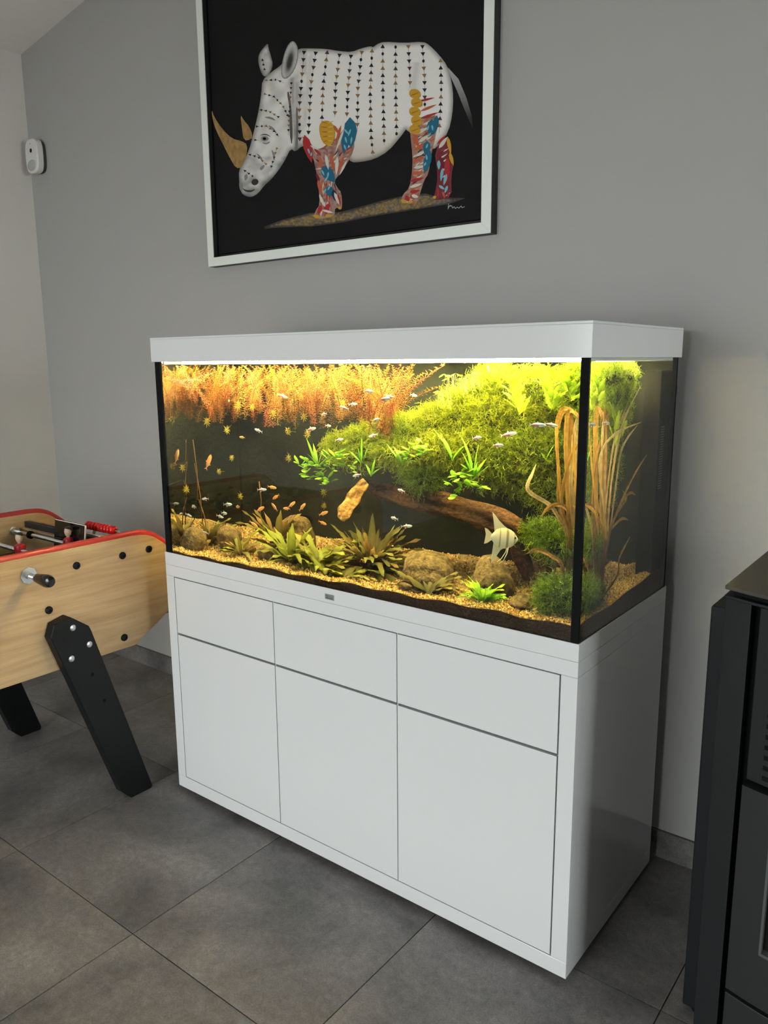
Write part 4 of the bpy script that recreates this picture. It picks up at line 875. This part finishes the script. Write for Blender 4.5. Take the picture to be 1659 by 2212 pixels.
CRY_B = crypt((.14, .34, .015), [(.34, .66, .03), (.44, .74, .05), (.28, .60, .03), (.40, .70, .04), (.36, .66, .04)], .0165)
CRY_D = crypt((.07, .06, .016), [(.16, .16, .035), (.20, .17, .04), (.14, .13, .03), (.18, .18, .04), (.22, .16, .05)], .018)
def on_bed(u, v, y): p = wet(u, v, y); return (p.x, p.y, bed_z(p.x, p.y)-.002)
GC = 'broad leaved plants on the gravel'
rosette('crypt_plant', 'small olive plant beside the brown stone at far left', 'plant', on_bed(520, 1195, .13), CRY_O+CRY_G, 25, .25, 1.20, 0.75, 1.42, 11, GC)
rosette('crypt_plant', 'green wavy leaved plant left of the bushy brown one', 'plant', on_bed(628, 1218, .13), CRY_G, 43, .25, 1.20, 1.08, 1.79, 12, GC)
rosette('crypt_plant', 'olive plant with drooping leaves between two leafy clumps', 'plant', on_bed(688, 1230, .12), CRY_G+CRY_O[:1], 39, .3, 1.20, 0.99, 1.79, 13, GC)
rosette('crypt_plant', 'dense bushy olive brown plant in the middle of the tank', 'plant', on_bed(800, 1215, .20), CRY_O, 125, .05, 1.20, 1.02, 1.84, 14, GC, .03)
rosette('crypt_plant', 'low flat green plant lying on the front gravel', 'plant', on_bed(745, 1255, .06), CRY_G, 25, .9, 1.20, 0.75, 1.42, 15, GC)
rosette('crypt_plant', 'tall thin brown plant behind the left clump', 'plant', on_bed(598, 1195, .26), CRY_O, 28, .05, 0.70, 1.16, 1.99, 16, GC)
rosette('crypt_plant', 'dark low plant in front of the large boulder', 'plant', on_bed(925, 1270, .075), CRY_D, 37, .5, 1.20, 0.70, 1.28, 17, GC)
rosette('crypt_plant', 'bright lime green plant in front of the brown boulder', 'plant', on_bed(1042, 1290, .075), CRY_B, 44, .05, .95, .55, .85, 18, GC)
rosette('crypt_plant', 'green plant with a red brown leaf at the front glass', 'plant', on_bed(700, 1248, .07), CRY_G+CRY_O[3:], 22, .5, 1.20, 0.67, 1.32, 19, GC)
rosette('crypt_plant', 'small shaded plant near the far left stone', 'plant', on_bed(455, 1185, .22), CRY_O[:2], 22, .1, 0.90, 0.82, 1.52, 20, GC)
# java ferns and small round leaved plants on the driftwood
FERN = [leaf_mesh('leaf', .100, .016, a, .03, (.07, .20, .012), c, shape='sword', n=10) for a, c in ((.25, (.22, .50, .02)), (.5, (.26, .56, .03)), (.8, (.18, .42, .02)))]
GF = 'long leaved ferns on the driftwood'
def fern(label, u, v, y, spec, seed):
    rn = random.Random(seed); base = wet(u, v, y); t = thing('water_fern', label, 'fern', tuple(base), GF)
    for (uu, vv, dy, sc) in spec:
        tip = wet(uu, vv, y+dy); d = tip-base; L = d.length; az = math.atan2(d.y, d.x); tilt = math.acos(max(-1, min(1, d.z/L)))-.15
        put_leaf(rn.choice(FERN), t, base, az, tilt, L/.098, 0)
    return t
fern('slender fern with long leaves at the left tip of the driftwood', 684, 1010, .20, [(657, 943, 0, 1), (668, 975, -.02, 1), (700, 965, .02, 1), (660, 1000, -.03, 1), (712, 985, -.02, 1), (676, 955, .03, 1)], 1)
fern('upright fern leaves on the left part of the moss', 780, 1003, .19, [(782, 938, 0, 1), (770, 965, -.02, 1), (800, 955, .02, 1), (752, 968, .01, 1)], 2)
fern('two broad fern leaves hanging by the pale stub', 800, 1030, .18, [(810, 990, -.01, 1), (818, 1003, -.02, 1), (790, 995, .02, 1)], 3)
fern('fern with diagonal leaves in the middle of the moss', 868, 1004, .18, [(830, 957, 0, 1), (850, 960, .02, 1), (885, 965, -.02, 1), (895, 985, -.02, 1)], 4)
fern('broad bright fern leaf on the moss hill', 976, 995, .17, [(947, 915, 0, 1), (958, 940, .02, 1), (1000, 950, -.01, 1)], 5)
fern('dark upright fern on the right of the moss hill', 1020, 1035, .17, [(1012, 932, 0, 1), (1035, 960, .01, 1), (1048, 985, -.02, 1), (1002, 975, -.02, 1), (1030, 1000, -.03, 1), (1060, 1005, 0, 1)], 6)
fern('single curved fern leaf next to the brown grass', 1178, 995, .17, [(1196, 955, 0, 1), (1165, 975, 0, 1)], 7)
ROUND = [leaf_mesh('leaf', .034, .020, a, .0, (.10, .24, .015), c, shape='round', n=7) for a, c in ((.5, (.24, .52, .03)), (.9, (.32, .60, .04)), (.7, (.20, .46, .02)))]
GRN = 'small round leaved plants on the driftwood'
def cluster(label, spots, y, n, seed, s0=.6, s1=1.1):
    rn = random.Random(seed); c = wet(*spots[0], y); t = thing('small_leaf_plant', label, 'plant', tuple(c), GRN)
    for k in range(n):
        uu, vv = rn.choice(spots); p = wet(uu+rn.uniform(-11, 11), vv+rn.uniform(-9, 9), y+rn.uniform(-.02, .02))
        put_leaf(rn.choice(ROUND), t, p, rn.uniform(-PI, 0.6), rn.uniform(.3, 1.5), rn.uniform(s0, s1))
cluster('clump of small glossy leaves hanging at the left driftwood tip', [(672, 1010), (690, 1025), (705, 1040), (735, 985), (720, 995), (665, 1030), (655, 1005), (700, 1010)], .19, 60, 1, .7, 1.2)
cluster('round leaved clump under the middle of the moss hill', [(975, 1045), (990, 1030), (1005, 1025), (1000, 1050), (1030, 1050), (985, 1062)], .17, 44, 2)
cluster('round leaved clump between two ferns on the moss', [(905, 955), (915, 975), (880, 985), (895, 965)], .18, 26, 3)
cluster('tiny leaves on the front of the moss near the left ferns', [(740, 1000), (760, 1010), (725, 1010)], .19, 22, 4, .5, .8)
# lobed tall plants under the lamps
LOBE = [leaf_mesh('leaf', .075, .030, a, .05, (.22, .34, .02), c, shape='lance', n=14, lobes=5) for a, c in ((.3, (.46, .62, .04)), (.6, (.52, .64, .05)), (.9, (.42, .60, .03)))]
GL = 'lobed leaf stems under the lamps'
def lobed(label, u0, v0, u1, v1, y, n, seed, xs=None):
    rn = random.Random(seed)
    a = wet(u0, v0, y) if xs is None else Vector(xs[0]); b = wet(u1, v1, y) if xs is None else Vector(xs[1])
    t = thing('lobed_stem_plant', label, 'plant', tuple(a), GL)
    MB().tube([a, (a+b)/2+Vector((rn.uniform(-.01, .01), 0, 0)), b], .0018, 6, col=(.25, .30, .03)).build('stem', M_FOL, t, True)
    for k in range(n):
        f = (k+.5)/n; p = a+(b-a)*f; put_leaf(rn.choice(LOBE), t, p, k*1.9+rn.uniform(-.5, .5), rn.uniform(.2, .75), rn.uniform(.6, .95)*(1.1-.4*f))
lobed('tall lobed leaf plant at the right of the moss crest', 1120, 900, 1098, 792, .17, 20, 1)
lobed('bright lobed leaf plant left of the corner joint', 1190, 890, 1184, 785, .17, 22, 2)
lobed('lobed leaf plant behind the black corner joint', 1232, 870, 1226, 788, .16, 16, 3)
lobed('lobed leaf plant glowing in the end pane', 0, 0, 0, 0, 0, 14, 4, ((1.40, .25, 1.27), (1.40, .24, 1.475)))
lobed('small lobed leaf plant near the middle of the surface', 1075, 870, 1060, 800, .33, 10, 5)
lobed('lobed leaf plant in the rear right corner', 0, 0, 0, 0, 0, 12, 6, ((1.36, .33, 1.30), (1.37, .32, 1.475)))
# floating plants with roots
GFL = 'floating plants at the water surface'
for k, (u, v, y, n) in enumerate(((975, 806, .10, 7), (1000, 812, .14, 6), (960, 840, .12, 3), (1030, 800, .18, 6))):
    rn = random.Random(50+k); c = wet(u, v, y); c.z = min(c.z, WATER_Z-.006)
    t = thing('floating_plant', 'pale floating plant %s' % ('with round leaves drifting left of the moss crest', 'with fine roots trailing above the moss crest', 'of few leaves sinking below the surface', 'with roots close to the lobed leaves')[k], 'plant', tuple(c), GFL)
    for i in range(n): put_leaf(rn.choice(ROUND), t, c+Vector((rn.uniform(-.02, .02), rn.uniform(-.02, .02), rn.uniform(-.012, 0))), rn.uniform(-PI, PI), rn.uniform(1.1, 1.6), rn.uniform(.5, .85))
    rt = MB()
    for i in range(14):
        a = c+Vector((rn.uniform(-.015, .015), rn.uniform(-.015, .015), -.004)); rt.tube([a, a+Vector((rn.uniform(-.006, .006), 0, -.02)), a+Vector((rn.uniform(-.012, .012), 0, -rn.uniform(.03, .05)))], [.0006, .0005, .0002], 4, col=(.50, .48, .30))
    r_ = rt.build('roots', M_FOL, t); r_['kind'] = 'stuff'
# ---------------------------------------------------------------- tall brown grass
def ribbon(parent, pts, w, cA, cB, seed):
    rn = random.Random(seed); path = curve([tuple(p) for p in pts], 14); k = len(path); m = MB(); last = None
    for i in range(k):
        t = (path[min(i+1, k-1)]-path[max(i-1, 0)]).normalized(); s = t.cross(Vector((-.62, .78, 0))); s = s.normalized() if s.length > .05 else last
        if last is not None and s.dot(last) < 0: s = -s
        last = s; nrm = t.cross(s); f = i/(k-1); ww = w*(min(1, .6+f*1.5))*min(1, (1-f)*5+.1)*(1+.10*math.sin(i*2.1+seed)+.08*math.sin(i*.8))
        tw = .35*math.sin(f*5+seed); s2 = s*math.cos(tw)+nrm*math.sin(tw)
        c = tuple((a+(b-a)*f)*(1+.13*math.sin(i*1.9+seed)+.12*math.sin(i*.47)) for a, b in zip(cA, cB)); cm = tuple(q*.35 for q in c)
        for q, col in ((-1, c), (-.12, c), (0, cm), (.12, c), (1, c)): m.v.append(path[i]+s2*ww*.5*q+nrm*ww*(.16*(abs(q)-.5)+.12*abs(q)*math.sin(i*2.6+q*2))); m.c.append(col)
    for i in range(k-1):
        for j in range(4): b = 5*i+j; m.f.append((b, b+1, b+6, b+5))
    m.v = [tuple(q) for q in clamp_pts(np.array([tuple(p) for p in m.v]))]; m.m = [0]*len(m.f)
    m.build('leaf', M_FOL, parent, True)
gb = Vector((1.395, .195, .915))
grass = thing('brown_water_grass', 'tall clump of brown crinkled grass leaves in the right corner', 'plant', tuple(gb))
BR, OC, PALE = (.15, .085, .022), (.34, .20, .042), (.60, .50, .28)
def c3(X, Y): return (820+X*.41, 680+Y*.41)
FRONT = [([(1000,1200),(965,1050),(940,830),(930,600),(950,510),(985,495),(1040,530),(1062,600)], .19, OC, OC), ([(1005,1200),(990,1000),(978,700),(985,540),(1005,508),(1040,540)], .18, OC, OC), ([(1015,1200),(1005,900),(1022,640),(1045,515)], .20, OC, PALE),
 ([(985,1180),(940,1070),(890,1000),(800,945),(775,905),(800,840),(822,788)], .15, OC, PALE), ([(1010,1200),(955,1000),(1000,760),(1068,655)], .17, BR, OC), ([(960,1330),(900,1270),(830,1240),(770,1260)], .13, BR, OC),
 ([(1005,1200),(990,1040),(935,1000),(880,1025),(850,1062)], .15, BR, OC), ([(1020,1200),(1030,900),(1040,700),(1050,560)], .22, OC, PALE), ([(990,1190),(960,1080),(940,940),(950,800)], .21, BR, OC), ([(1000,1190),(985,900),(1000,600),(1020,505)], .23, OC, OC), ([(1015,1190),(1015,800),(1010,560),(1000,510),(960,520),(945,600)], .24, BR, OC)]
for i, (pts, y, ca, cb_) in enumerate(FRONT):
    pp = [gb+Vector((random.uniform(-.015, .015), random.uniform(-.015, .015), 0))]
    for j, (X, Y) in enumerate(pts): pp.append(wet(*c3(X, Y), y-.03*(j/len(pts))))
    ribbon(grass, pp, .0100, ca, cb_, i)
SIDE = [([(1200,1200),(1195,1080),(1240,700),(1290,540),(1318,478)], 1.41, OC, PALE), ([(1210,1200),(1220,1000),(1250,750),(1300,550),(1390,370)], 1.43, OC, PALE), ([(1205,1200),(1190,1000),(1170,760),(1250,630),(1392,565)], 1.43, OC, PALE), ([(1215,1200),(1255,900),(1290,700),(1370,580)], 1.42, BR, PALE),
 ([(1215,1180),(1260,1050),(1310,970),(1290,925)], 1.42, BR, OC), ([(1215,1180),(1290,970),(1360,830),(1420,735)], 1.42, BR, OC), ([(1205,1180),(1240,1120),(1285,1076),(1320,1082)], 1.43, BR, OC), ([(1195,1200),(1150,1050),(1095,1005)], 1.43, BR, OC), ([(1195,1200),(1140,900),(1112,560)], 1.42, OC, OC), ([(1260,1380),(1275,1280),(1330,1170)], 1.42, BR, OC), ([(1210,1190),(1280,1000),(1330,940),(1358,950)], 1.43, BR, OC), ([(1205,1200),(1230,900),(1265,700),(1305,500)], 1.41, OC, PALE)]
for i, (pts, x, ca, cb_) in enumerate(SIDE):
    pp = [gb+Vector((random.uniform(-.015, .015), random.uniform(-.015, .015), 0))]
    for j, (X, Y) in enumerate(pts): pp.append(wet(*c3(X, Y), None, x-.0*(j/len(pts))))
    ribbon(grass, pp, .0078, ca, cb_, 40+i)
# ---------------------------------------------------------------- red and orange stem plants
def stem_mesh(L, whorl, leaf, n_leaf, cA, cB, seed, bend=.25, bare=0):
    rn = random.Random(seed); m = MB(); pts = []
    for i in range(9): t = i/8; pts.append(Vector((bend*L*t*t, .06*L*math.sin(t*4+seed), L*t)))
    m.tube(pts, .0011, 4, col=tuple(.6*q for q in cA)); n = int(L/whorl)
    for i in range(n):
        t = (i+.5)/n
        if t < bare: continue
        p = Vector((bend*L*t*t, .06*L*math.sin(t*4+seed), L*t)); ll = leaf*(1 if t < .85 else 1-.5*(t-.85)/.15)
        up = .25+.9*max(0, t-.75)/.25
        for k in range(n_leaf):
            a = 2*PI*k/n_leaf+i*1.1+rn.uniform(-.3, .3); d = Vector((math.cos(a), math.sin(a), up+rn.uniform(-.3, .3))).normalized(); l2 = ll*rn.uniform(.75, 1.2)
            s = d.cross(Vector((0, 0, 1))).normalized()*.0011; q = p+d*l2*.5+Vector((0, 0, .001)); e = p+d*l2+Vector((0, 0, -.002))
            c = tuple(min(1, (x+(y-x)*t)*rn.uniform(.7, 1.3)) for x, y in zip(cA, cB)); o = len(m.v)
            m.add([p, q+s, e, q-s], [(0, 1, 2, 3)], 0, [c, c, tuple(min(1, 1.15*z) for z in c), c])
    return m.mesh('stem_plant', M_FOL)
def keep_in(o):
    me = o.data; v = np.empty(len(me.vertices)*3, dtype=np.float32); me.vertices.foreach_get('co', v); v = v.reshape(-1, 3)
    m_ = np.array(o.matrix_basis); w_ = v@m_[:3, :3].T+m_[:3, 3]; lo, hi = w_.min(0), w_.max(0); dlt = Vector((0, 0, 0))
    for i, (a, b) in enumerate(((BX0+.003, BX1-.003), (BY0+.003, BY1-.003), (PZ, WATER_Z-.002))):
        if lo[i] < a: dlt[i] = a-lo[i]
        elif hi[i] > b: dlt[i] = b-hi[i]
    o.location = o.location+dlt
OA, OB = (.16, .075, .018), (.57, .30, .045)
STEMS = [stem_mesh(.20, .0075, .020, 7, OA, OB, s, b) for s, b in ((1, .2), (2, .5), (3, .8), (4, -.1))]+[stem_mesh(.20, .0075, .020, 7, (.22, .06, .025), (.66, .20, .06), s, b) for s, b in ((5, .4), (6, .9))]+[stem_mesh(.20, .0075, .020, 7, (.22, .14, .025), (.66, .46, .06), 7, .6)]
rn = random.Random(99)
for k in range(225):
    y = .12+.40*rn.random(); u = rn.uniform(352, 866) if k % 5 else rn.uniform(560, 866)
    p = wet(u, 800, y); L = rn.uniform(.10, .17) if u < 600 else rn.uniform(.09, .16)
    if u > 780: L *= 1.1
    ln = rn.uniform(-.5, .5); az = rn.uniform(0, 2*PI)
    o = bpy.data.objects.new('stem_plant', STEMS[rn.randrange(len(STEMS))]); COL.objects.link(o)
    sc = L/.20; top = WATER_Z-.012-.03*rn.random()**2
    o.rotation_euler = (rn.uniform(-.35, .35), rn.uniform(-.35, .35), az); o.scale = (sc*1.25, sc*1.25, sc)
    o.location = (min(max(p.x, .075), 1.4), min(max(y, .125), .50), top-L*.97)
    keep_in(o)
    tag(o, 'orange stem plant with needle leaves in the bush under the left lamps', 'plant', 'orange stem plants under the surface')
# pinkish strand at the far left
PK = stem_mesh(.16, .010, .016, 6, (.45, .16, .12), (.70, .30, .26), 21, 1.0)
for k, (u, v) in enumerate(((372, 812), (390, 822), (405, 815))):
    o = bpy.data.objects.new('stem_plant', PK); COL.objects.link(o); o.location = (.045+.03*k, .045+.012*k, 1.435-.012*k); o.rotation_euler = (.2, .9-.3*k, .15*k); o.scale = (.6, .6, .55)
    keep_in(o)
    tag(o, 'pinkish curled stem plant at the upper left of the tank', 'plant', 'pink stem plants')
# star shaped shoot tips in front of the dark background
def star_mesh(seed):
    rn = random.Random(seed); m = MB(); m.tube([Vector((0, 0, 0)), Vector((.003, .02, -.03)), Vector((.004, .05, -.07))], .0010, 4, col=(.12, .10, .02))
    for ring, (nl, l0, zz, up) in enumerate(((8, .021, 0, .15), (7, .016, .003, .5), (5, .010, .005, 1.1), (8, .019, -.012, 0))):
        for k in range(nl):
            a = 2*PI*k/nl+ring*.5+rn.uniform(-.2, .2); d = Vector((math.cos(a), math.sin(a), up)).normalized(); l2 = l0*rn.uniform(.75, 1.15)
            sd = d.cross(Vector((0, 0, 1))).normalized()*.0012; p = Vector((0, 0, zz)); q = p+d*l2*.45; e = p+d*l2-Vector((0, 0, .002)); b_ = rn.uniform(.7, 1.2)
            m.add([p, q+sd, e, q-sd], [(0, 1, 2, 3)], 0, [tuple(x*b_ for x in c) for c in ((.26, .22, .025), (.42, .38, .05), (.52, .46, .07), (.42, .38, .05))])
    return m.mesh('star_shoot', M_FOL)
TIP = [star_mesh(31), star_mesh(32), star_mesh(33)]
for k, (u, v, y) in enumerate(((513, 874, .12), (543, 879, .12), (588, 893, .18), (650, 857, .16), (488, 928, .20), (445, 910, .2), (663, 936, .2), (620, 930, .3), (499, 988, .14), (622, 989, .2), (471, 1018, .16), (384, 1009, .1), (367, 1052, .08), (518, 1072, .2), (697, 1063, .2), (699, 1092, .2), (740, 872, .2), (655, 900, .3))):
    o = bpy.data.objects.new('star_shoot', TIP[k % 3]); COL.objects.link(o); o.location = wet(u, v, y); sc = rn.uniform(.6, .95); o.scale = (sc, sc, sc)
    o.rotation_euler = (1.15+rn.uniform(-.35, .2), 0, .55+rn.uniform(-.4, .4))
    tag(o, 'yellow star shaped shoot tip against the dark back of the tank', 'plant', 'star shaped shoot tips')
# thin bare stems at the lower left
for k, (a, b_) in enumerate((((425, 1080), (415, 950)), ((392, 1140), (402, 1075)), ((560, 1120), (558, 1040)), ((437, 1140), (418, 1000)))):
    m = MB(); p, q = wet(*a, .2), wet(*b_, .2); m.tube([p, (p+q)/2+Vector((.008, 0, 0)), q], .0022, 6, col=(.20, .11, .04))
    o = m.build('bare_stem', M_FOL, None, True); tag(o, ('long pale bare stem rising at the left of the tank', 'short bare stem by the far left stone', 'thin bare stem behind the copper fish', 'second thin bare stem at the left of the tank')[k], 'plant stem')

# ---------------------------------------------------------------- fish
def fish_mesh(name, L, h, th, colfn, fins, n=14):
    m = MB(); k = 12
    for i in range(k+1):
        t = i/k; hh = h*.5*max(.04, math.sin(PI*min(1, t**.8*.96+.02))**.75)*(1 if t < .75 else 1-.55*(t-.75)/.25); ww = hh*th
        for j in range(n): a = 2*PI*j/n; m.v.append((L*(.5-t), ww*math.cos(a), hh*math.sin(a))); m.c.append(colfn(t, math.sin(a)))
    m.f = [(i*n+j, i*n+(j+1) % n, (i+1)*n+(j+1) % n, (i+1)*n+j) for i in range(k) for j in range(n)]+[tuple(range(n)), tuple(range(k*n, (k+1)*n))[::-1]]; m.m = [0]*len(m.f)
    for poly, c in fins:
        o = len(m.v); q = len(poly)
        for s in (-1, 1): m.v += [(L*x, s*.0003, L*z) for x, z in poly]; m.c += [c]*q
        m.f += [tuple(range(o, o+q)), tuple(range(o+q, o+2*q))[::-1]]; m.m += [0]*2
    return m.mesh(name, mat('fish_skin', attr=True, rough=.3, spec=.6), True)
def tetra_col(t, s):
    if .1 < s < .75: return (.50, .80, .90)
    if s <= .1 and t > .45: return (.60, .16, .20)
    return (.82, .84, .86) if s < 0 else (.32, .38, .42)
TF = [([(-.42, 0), (-.60, .15), (-.54, 0), (-.60, -.15)], (.55, .5, .5)), ([(.05, .12), (-.08, .24), (-.14, .10)], (.5, .5, .5)), ([(-.05, -.12), (-.18, -.24), (-.25, -.08)], (.5, .45, .45))]
TETRA = fish_mesh('tetra', .032, .0085, .5, tetra_col, TF)
EMBER = fish_mesh('copper_fish', .030, .0095, .45, lambda t, s: (.52, .20, .05) if s > -.4 else (.62, .34, .12), [(p, (.50, .16, .04)) for p, c in TF])
def place(me, name, u, v, y, heading, label, cat, group, sc=1, pitch=0):
    o = bpy.data.objects.new(name, me); COL.objects.link(o); o.location = wet(u, v, y); o.rotation_euler = (0, pitch, heading); o.scale = (sc,)*3
    return tag(o, label, cat, group)
def zone(u, v):
    if u > 1250: return 'small silvery blue tetra seen through the end pane'
    if u > 1000: return 'small silvery pink tetra in front of the moss hill'
    if v > 1040 and u > 800: return 'silvery blue tetra in front of the dark log'
    if v > 1040: return 'thin silvery tetra above the gravel at the lower left'
    if u > 660: return 'small silvery blue tetra above the left end of the moss'
    return 'small silvery tetra in the open water at the left'
TP = [(610,856),(708,920),(671,927),(556,930),(741,881),(698,895),(811,907),(732,950),(804,941),(769,1027),(865,1060),(841,857),(893,854),(878,1137),(441,1078),(491,1090),(483,1109),(474,1116),(442,1151),(378,1088),(416,1095),(405,1113),(565,1058),(1162,918),(1191,918),(1099,938),(1076,962),(1030,946),(1285,917),(1314,914),(830,862),(796,845),(762,873),(850,1120)]
rn = random.Random(5)
for u, v in TP:
    y = rn.uniform(.05, .16) if u < 1250 else None
    hd = rn.choice((0, PI, .3, PI-.4, -.35)); zl = zone(u, v)
    if y is not None: place(TETRA, 'tetra', u, v, y, hd, zl, 'fish', zl, rn.uniform(.85, 1.2), rn.uniform(-.3, .3))
    else:
        o = bpy.data.objects.new('tetra', TETRA); COL.objects.link(o); o.location = wet(u, v, None, 1.44); o.rotation_euler = (0, .1, 1.2); tag(o, zl, 'fish', zl)
for u, v, s in ((594,1074,1),(512,1095,1),(561,1100,1.1),(591,1095,1),(617,1099,.9),(629,1090,1),(652,1095,1),(587,1053,1),(698,1109,1),(696,1130,.9),(547,1133,1.1),(521,945,.8)):
    place(EMBER, 'copper_fish', u, v, rn.uniform(.06, .16), rn.choice((0, PI, .5, PI-.5)), 'tiny copper coloured fish over the left plants', 'fish', 'copper fish', s, rn.uniform(-.9, .6))
place(EMBER, 'copper_fish', 449, 997, .12, .4, 'larger orange fish hovering in the dark left water', 'fish', None, 1.7, -1.1)
place(EMBER, 'copper_fish', 380, 985, .06, .2, 'orange fish close to the far left glass corner', 'fish', None, 1.7, -1.2)
# snail on the front glass
p = wet(492, 866, .02); sn = MB(); sn.ball(p, (.0035, .003, .0035), 10); tag(sn.build('snail', mat('pale_snail', (.8, .75, .62), .3), None, True), 'tiny pale snail sitting on the front glass', 'snail')
# angelfish
AL = .072
def angel_col(t, s):
    base = (.76, .72, .48) if s < .5 else (.70, .64, .38)
    for c0, w in ((.14, .025), (.40, .035), (.66, .035)):
        if abs(t-c0) < w: return (.30, .25, .10)
    return base
m = MB(); k, n = 24, 16
for i in range(k+1):
    t = i/k; hh = AL*.36*(math.sin(PI*min(1, max(.015, t*.93+.02)))**.62)*(1 if t < .8 else 1-.5*(t-.8)/.2); ww = min(hh*.30, .0075)
    if t < .12: hh *= .55+.45*t/.12
    for j in range(n): a = 2*PI*j/n; m.v.append((AL*(.5-t)*1.0, ww*math.cos(a), hh*math.sin(a))); m.c.append(angel_col(t, math.sin(a)))
m.f = [(i*n+j, i*n+(j+1) % n, (i+1)*n+(j+1) % n, (i+1)*n+j) for i in range(k) for j in range(n)]+[tuple(range(n)), tuple(range(k*n, (k+1)*n))[::-1]]; m.m = [0]*len(m.f)
ap = wet(1088, 1163, .11)
angel = thing('angelfish', 'pale striped angelfish with swept fins above the brown boulder', 'fish', tuple(ap)); angel.rotation_euler = (0, .06, .60)
M_FISH = mat('fish_skin'); M_FIN = mat('pale_fin', (.74, .72, .56), .4, trans=.4)
def child(mb, name, mt):
    o = bpy.data.objects.new(name, mb.mesh(name, mt, True)); COL.objects.link(o); o.parent = angel; return o
child(m, 'angelfish_body', M_FISH)
def fin(name, pts):
    f = MB(); f.prism([(x*AL, z*AL) for x, z in pts], 'y', -.0006, .0006); f.c = []; o = child(f, name, M_FIN); o.data.polygons.foreach_set('use_smooth', [False]*len(o.data.polygons)); return o
fin('dorsal_fin', [(.18, .30), (-.02, .42), (-.22, .58), (-.42, .80), (-.50, .86), (-.44, .60), (-.38, .30), (-.36, .10), (-.2, .25)])
fin('anal_fin', [(.05, -.32), (-.10, -.42), (-.22, -.62), (-.34, -.86), (-.40, -.90), (-.40, -.60), (-.38, -.25), (-.36, -.08), (-.2, -.25)])
fin('tail_fin', [(-.42, .08), (-.62, .26), (-.74, .30), (-.68, .08), (-.70, -.12), (-.72, -.26), (-.60, -.22), (-.42, -.08)])
for s in (.004, -.004):
    q = MB(); q.tube([(.16*AL, s, -.28*AL), (.12*AL, s*2, -.50*AL), (.0*AL, s*3, -.74*AL), (-.16*AL, s*3, -.88*AL)], [.0016, .0012, .0008, .0004], 6); child(q, 'ventral_fin', M_FIN)
for s in (-1, 1):
    e = MB(); e.ball((.385*AL, s*.0042, .05*AL), (.0032, .0012, .0032), 10); child(e, 'eye', mat('dark_fish_eye', (.01, .01, .01), .1))

# ---------------------------------------------------------------- inside filter in the rear right corner
flt = thing('internal_filter', 'black filter box with slots in the rear right corner of the tank', 'filter', (1.41, .52, PZ))
box_obj('filter_box', (1.345, .478, PZ), (BX1-.001, BY1-.001, 1.47), mat('black_filter_plastic', (.006, .007, .007), .8, spec=.05), flt, .004)
for k in range(26):
    z = 1.16+k*.0065; box_obj('filter_slot', (BX1-.0012, .495, z), (BX1-.0004, .520, z+.0022), mat('grey_filter_slot', (.09, .10, .08), .5), flt)

# ---------------------------------------------------------------- nothing may poke through the glass
for o in list(scene.objects):
    base = o.name.split('.')[0]
    if base in ('stone', 'star_shoot', 'tetra', 'copper_fish') and o.parent is None: keep_in(o)
    elif base == 'leaf' and o.parent is not None and o.parent.name.split('.')[0] != 'brown_water_grass':
        n_ = len(o.data.vertices); v = np.empty(n_*3, dtype=np.float32); o.data.vertices.foreach_get('co', v); v = v.reshape(-1, 3)
        for _ in range(6):
            m_ = np.array(world_of(o)); w_ = v@m_[:3, :3].T+m_[:3, 3]; lo, hi = w_.min(0), w_.max(0)
            if lo[0] > BX0 and hi[0] < BX1 and lo[1] > BY0 and hi[1] < BY1 and hi[2] < WATER_Z and lo[2] > PZ: break
            o.scale = o.scale*.72
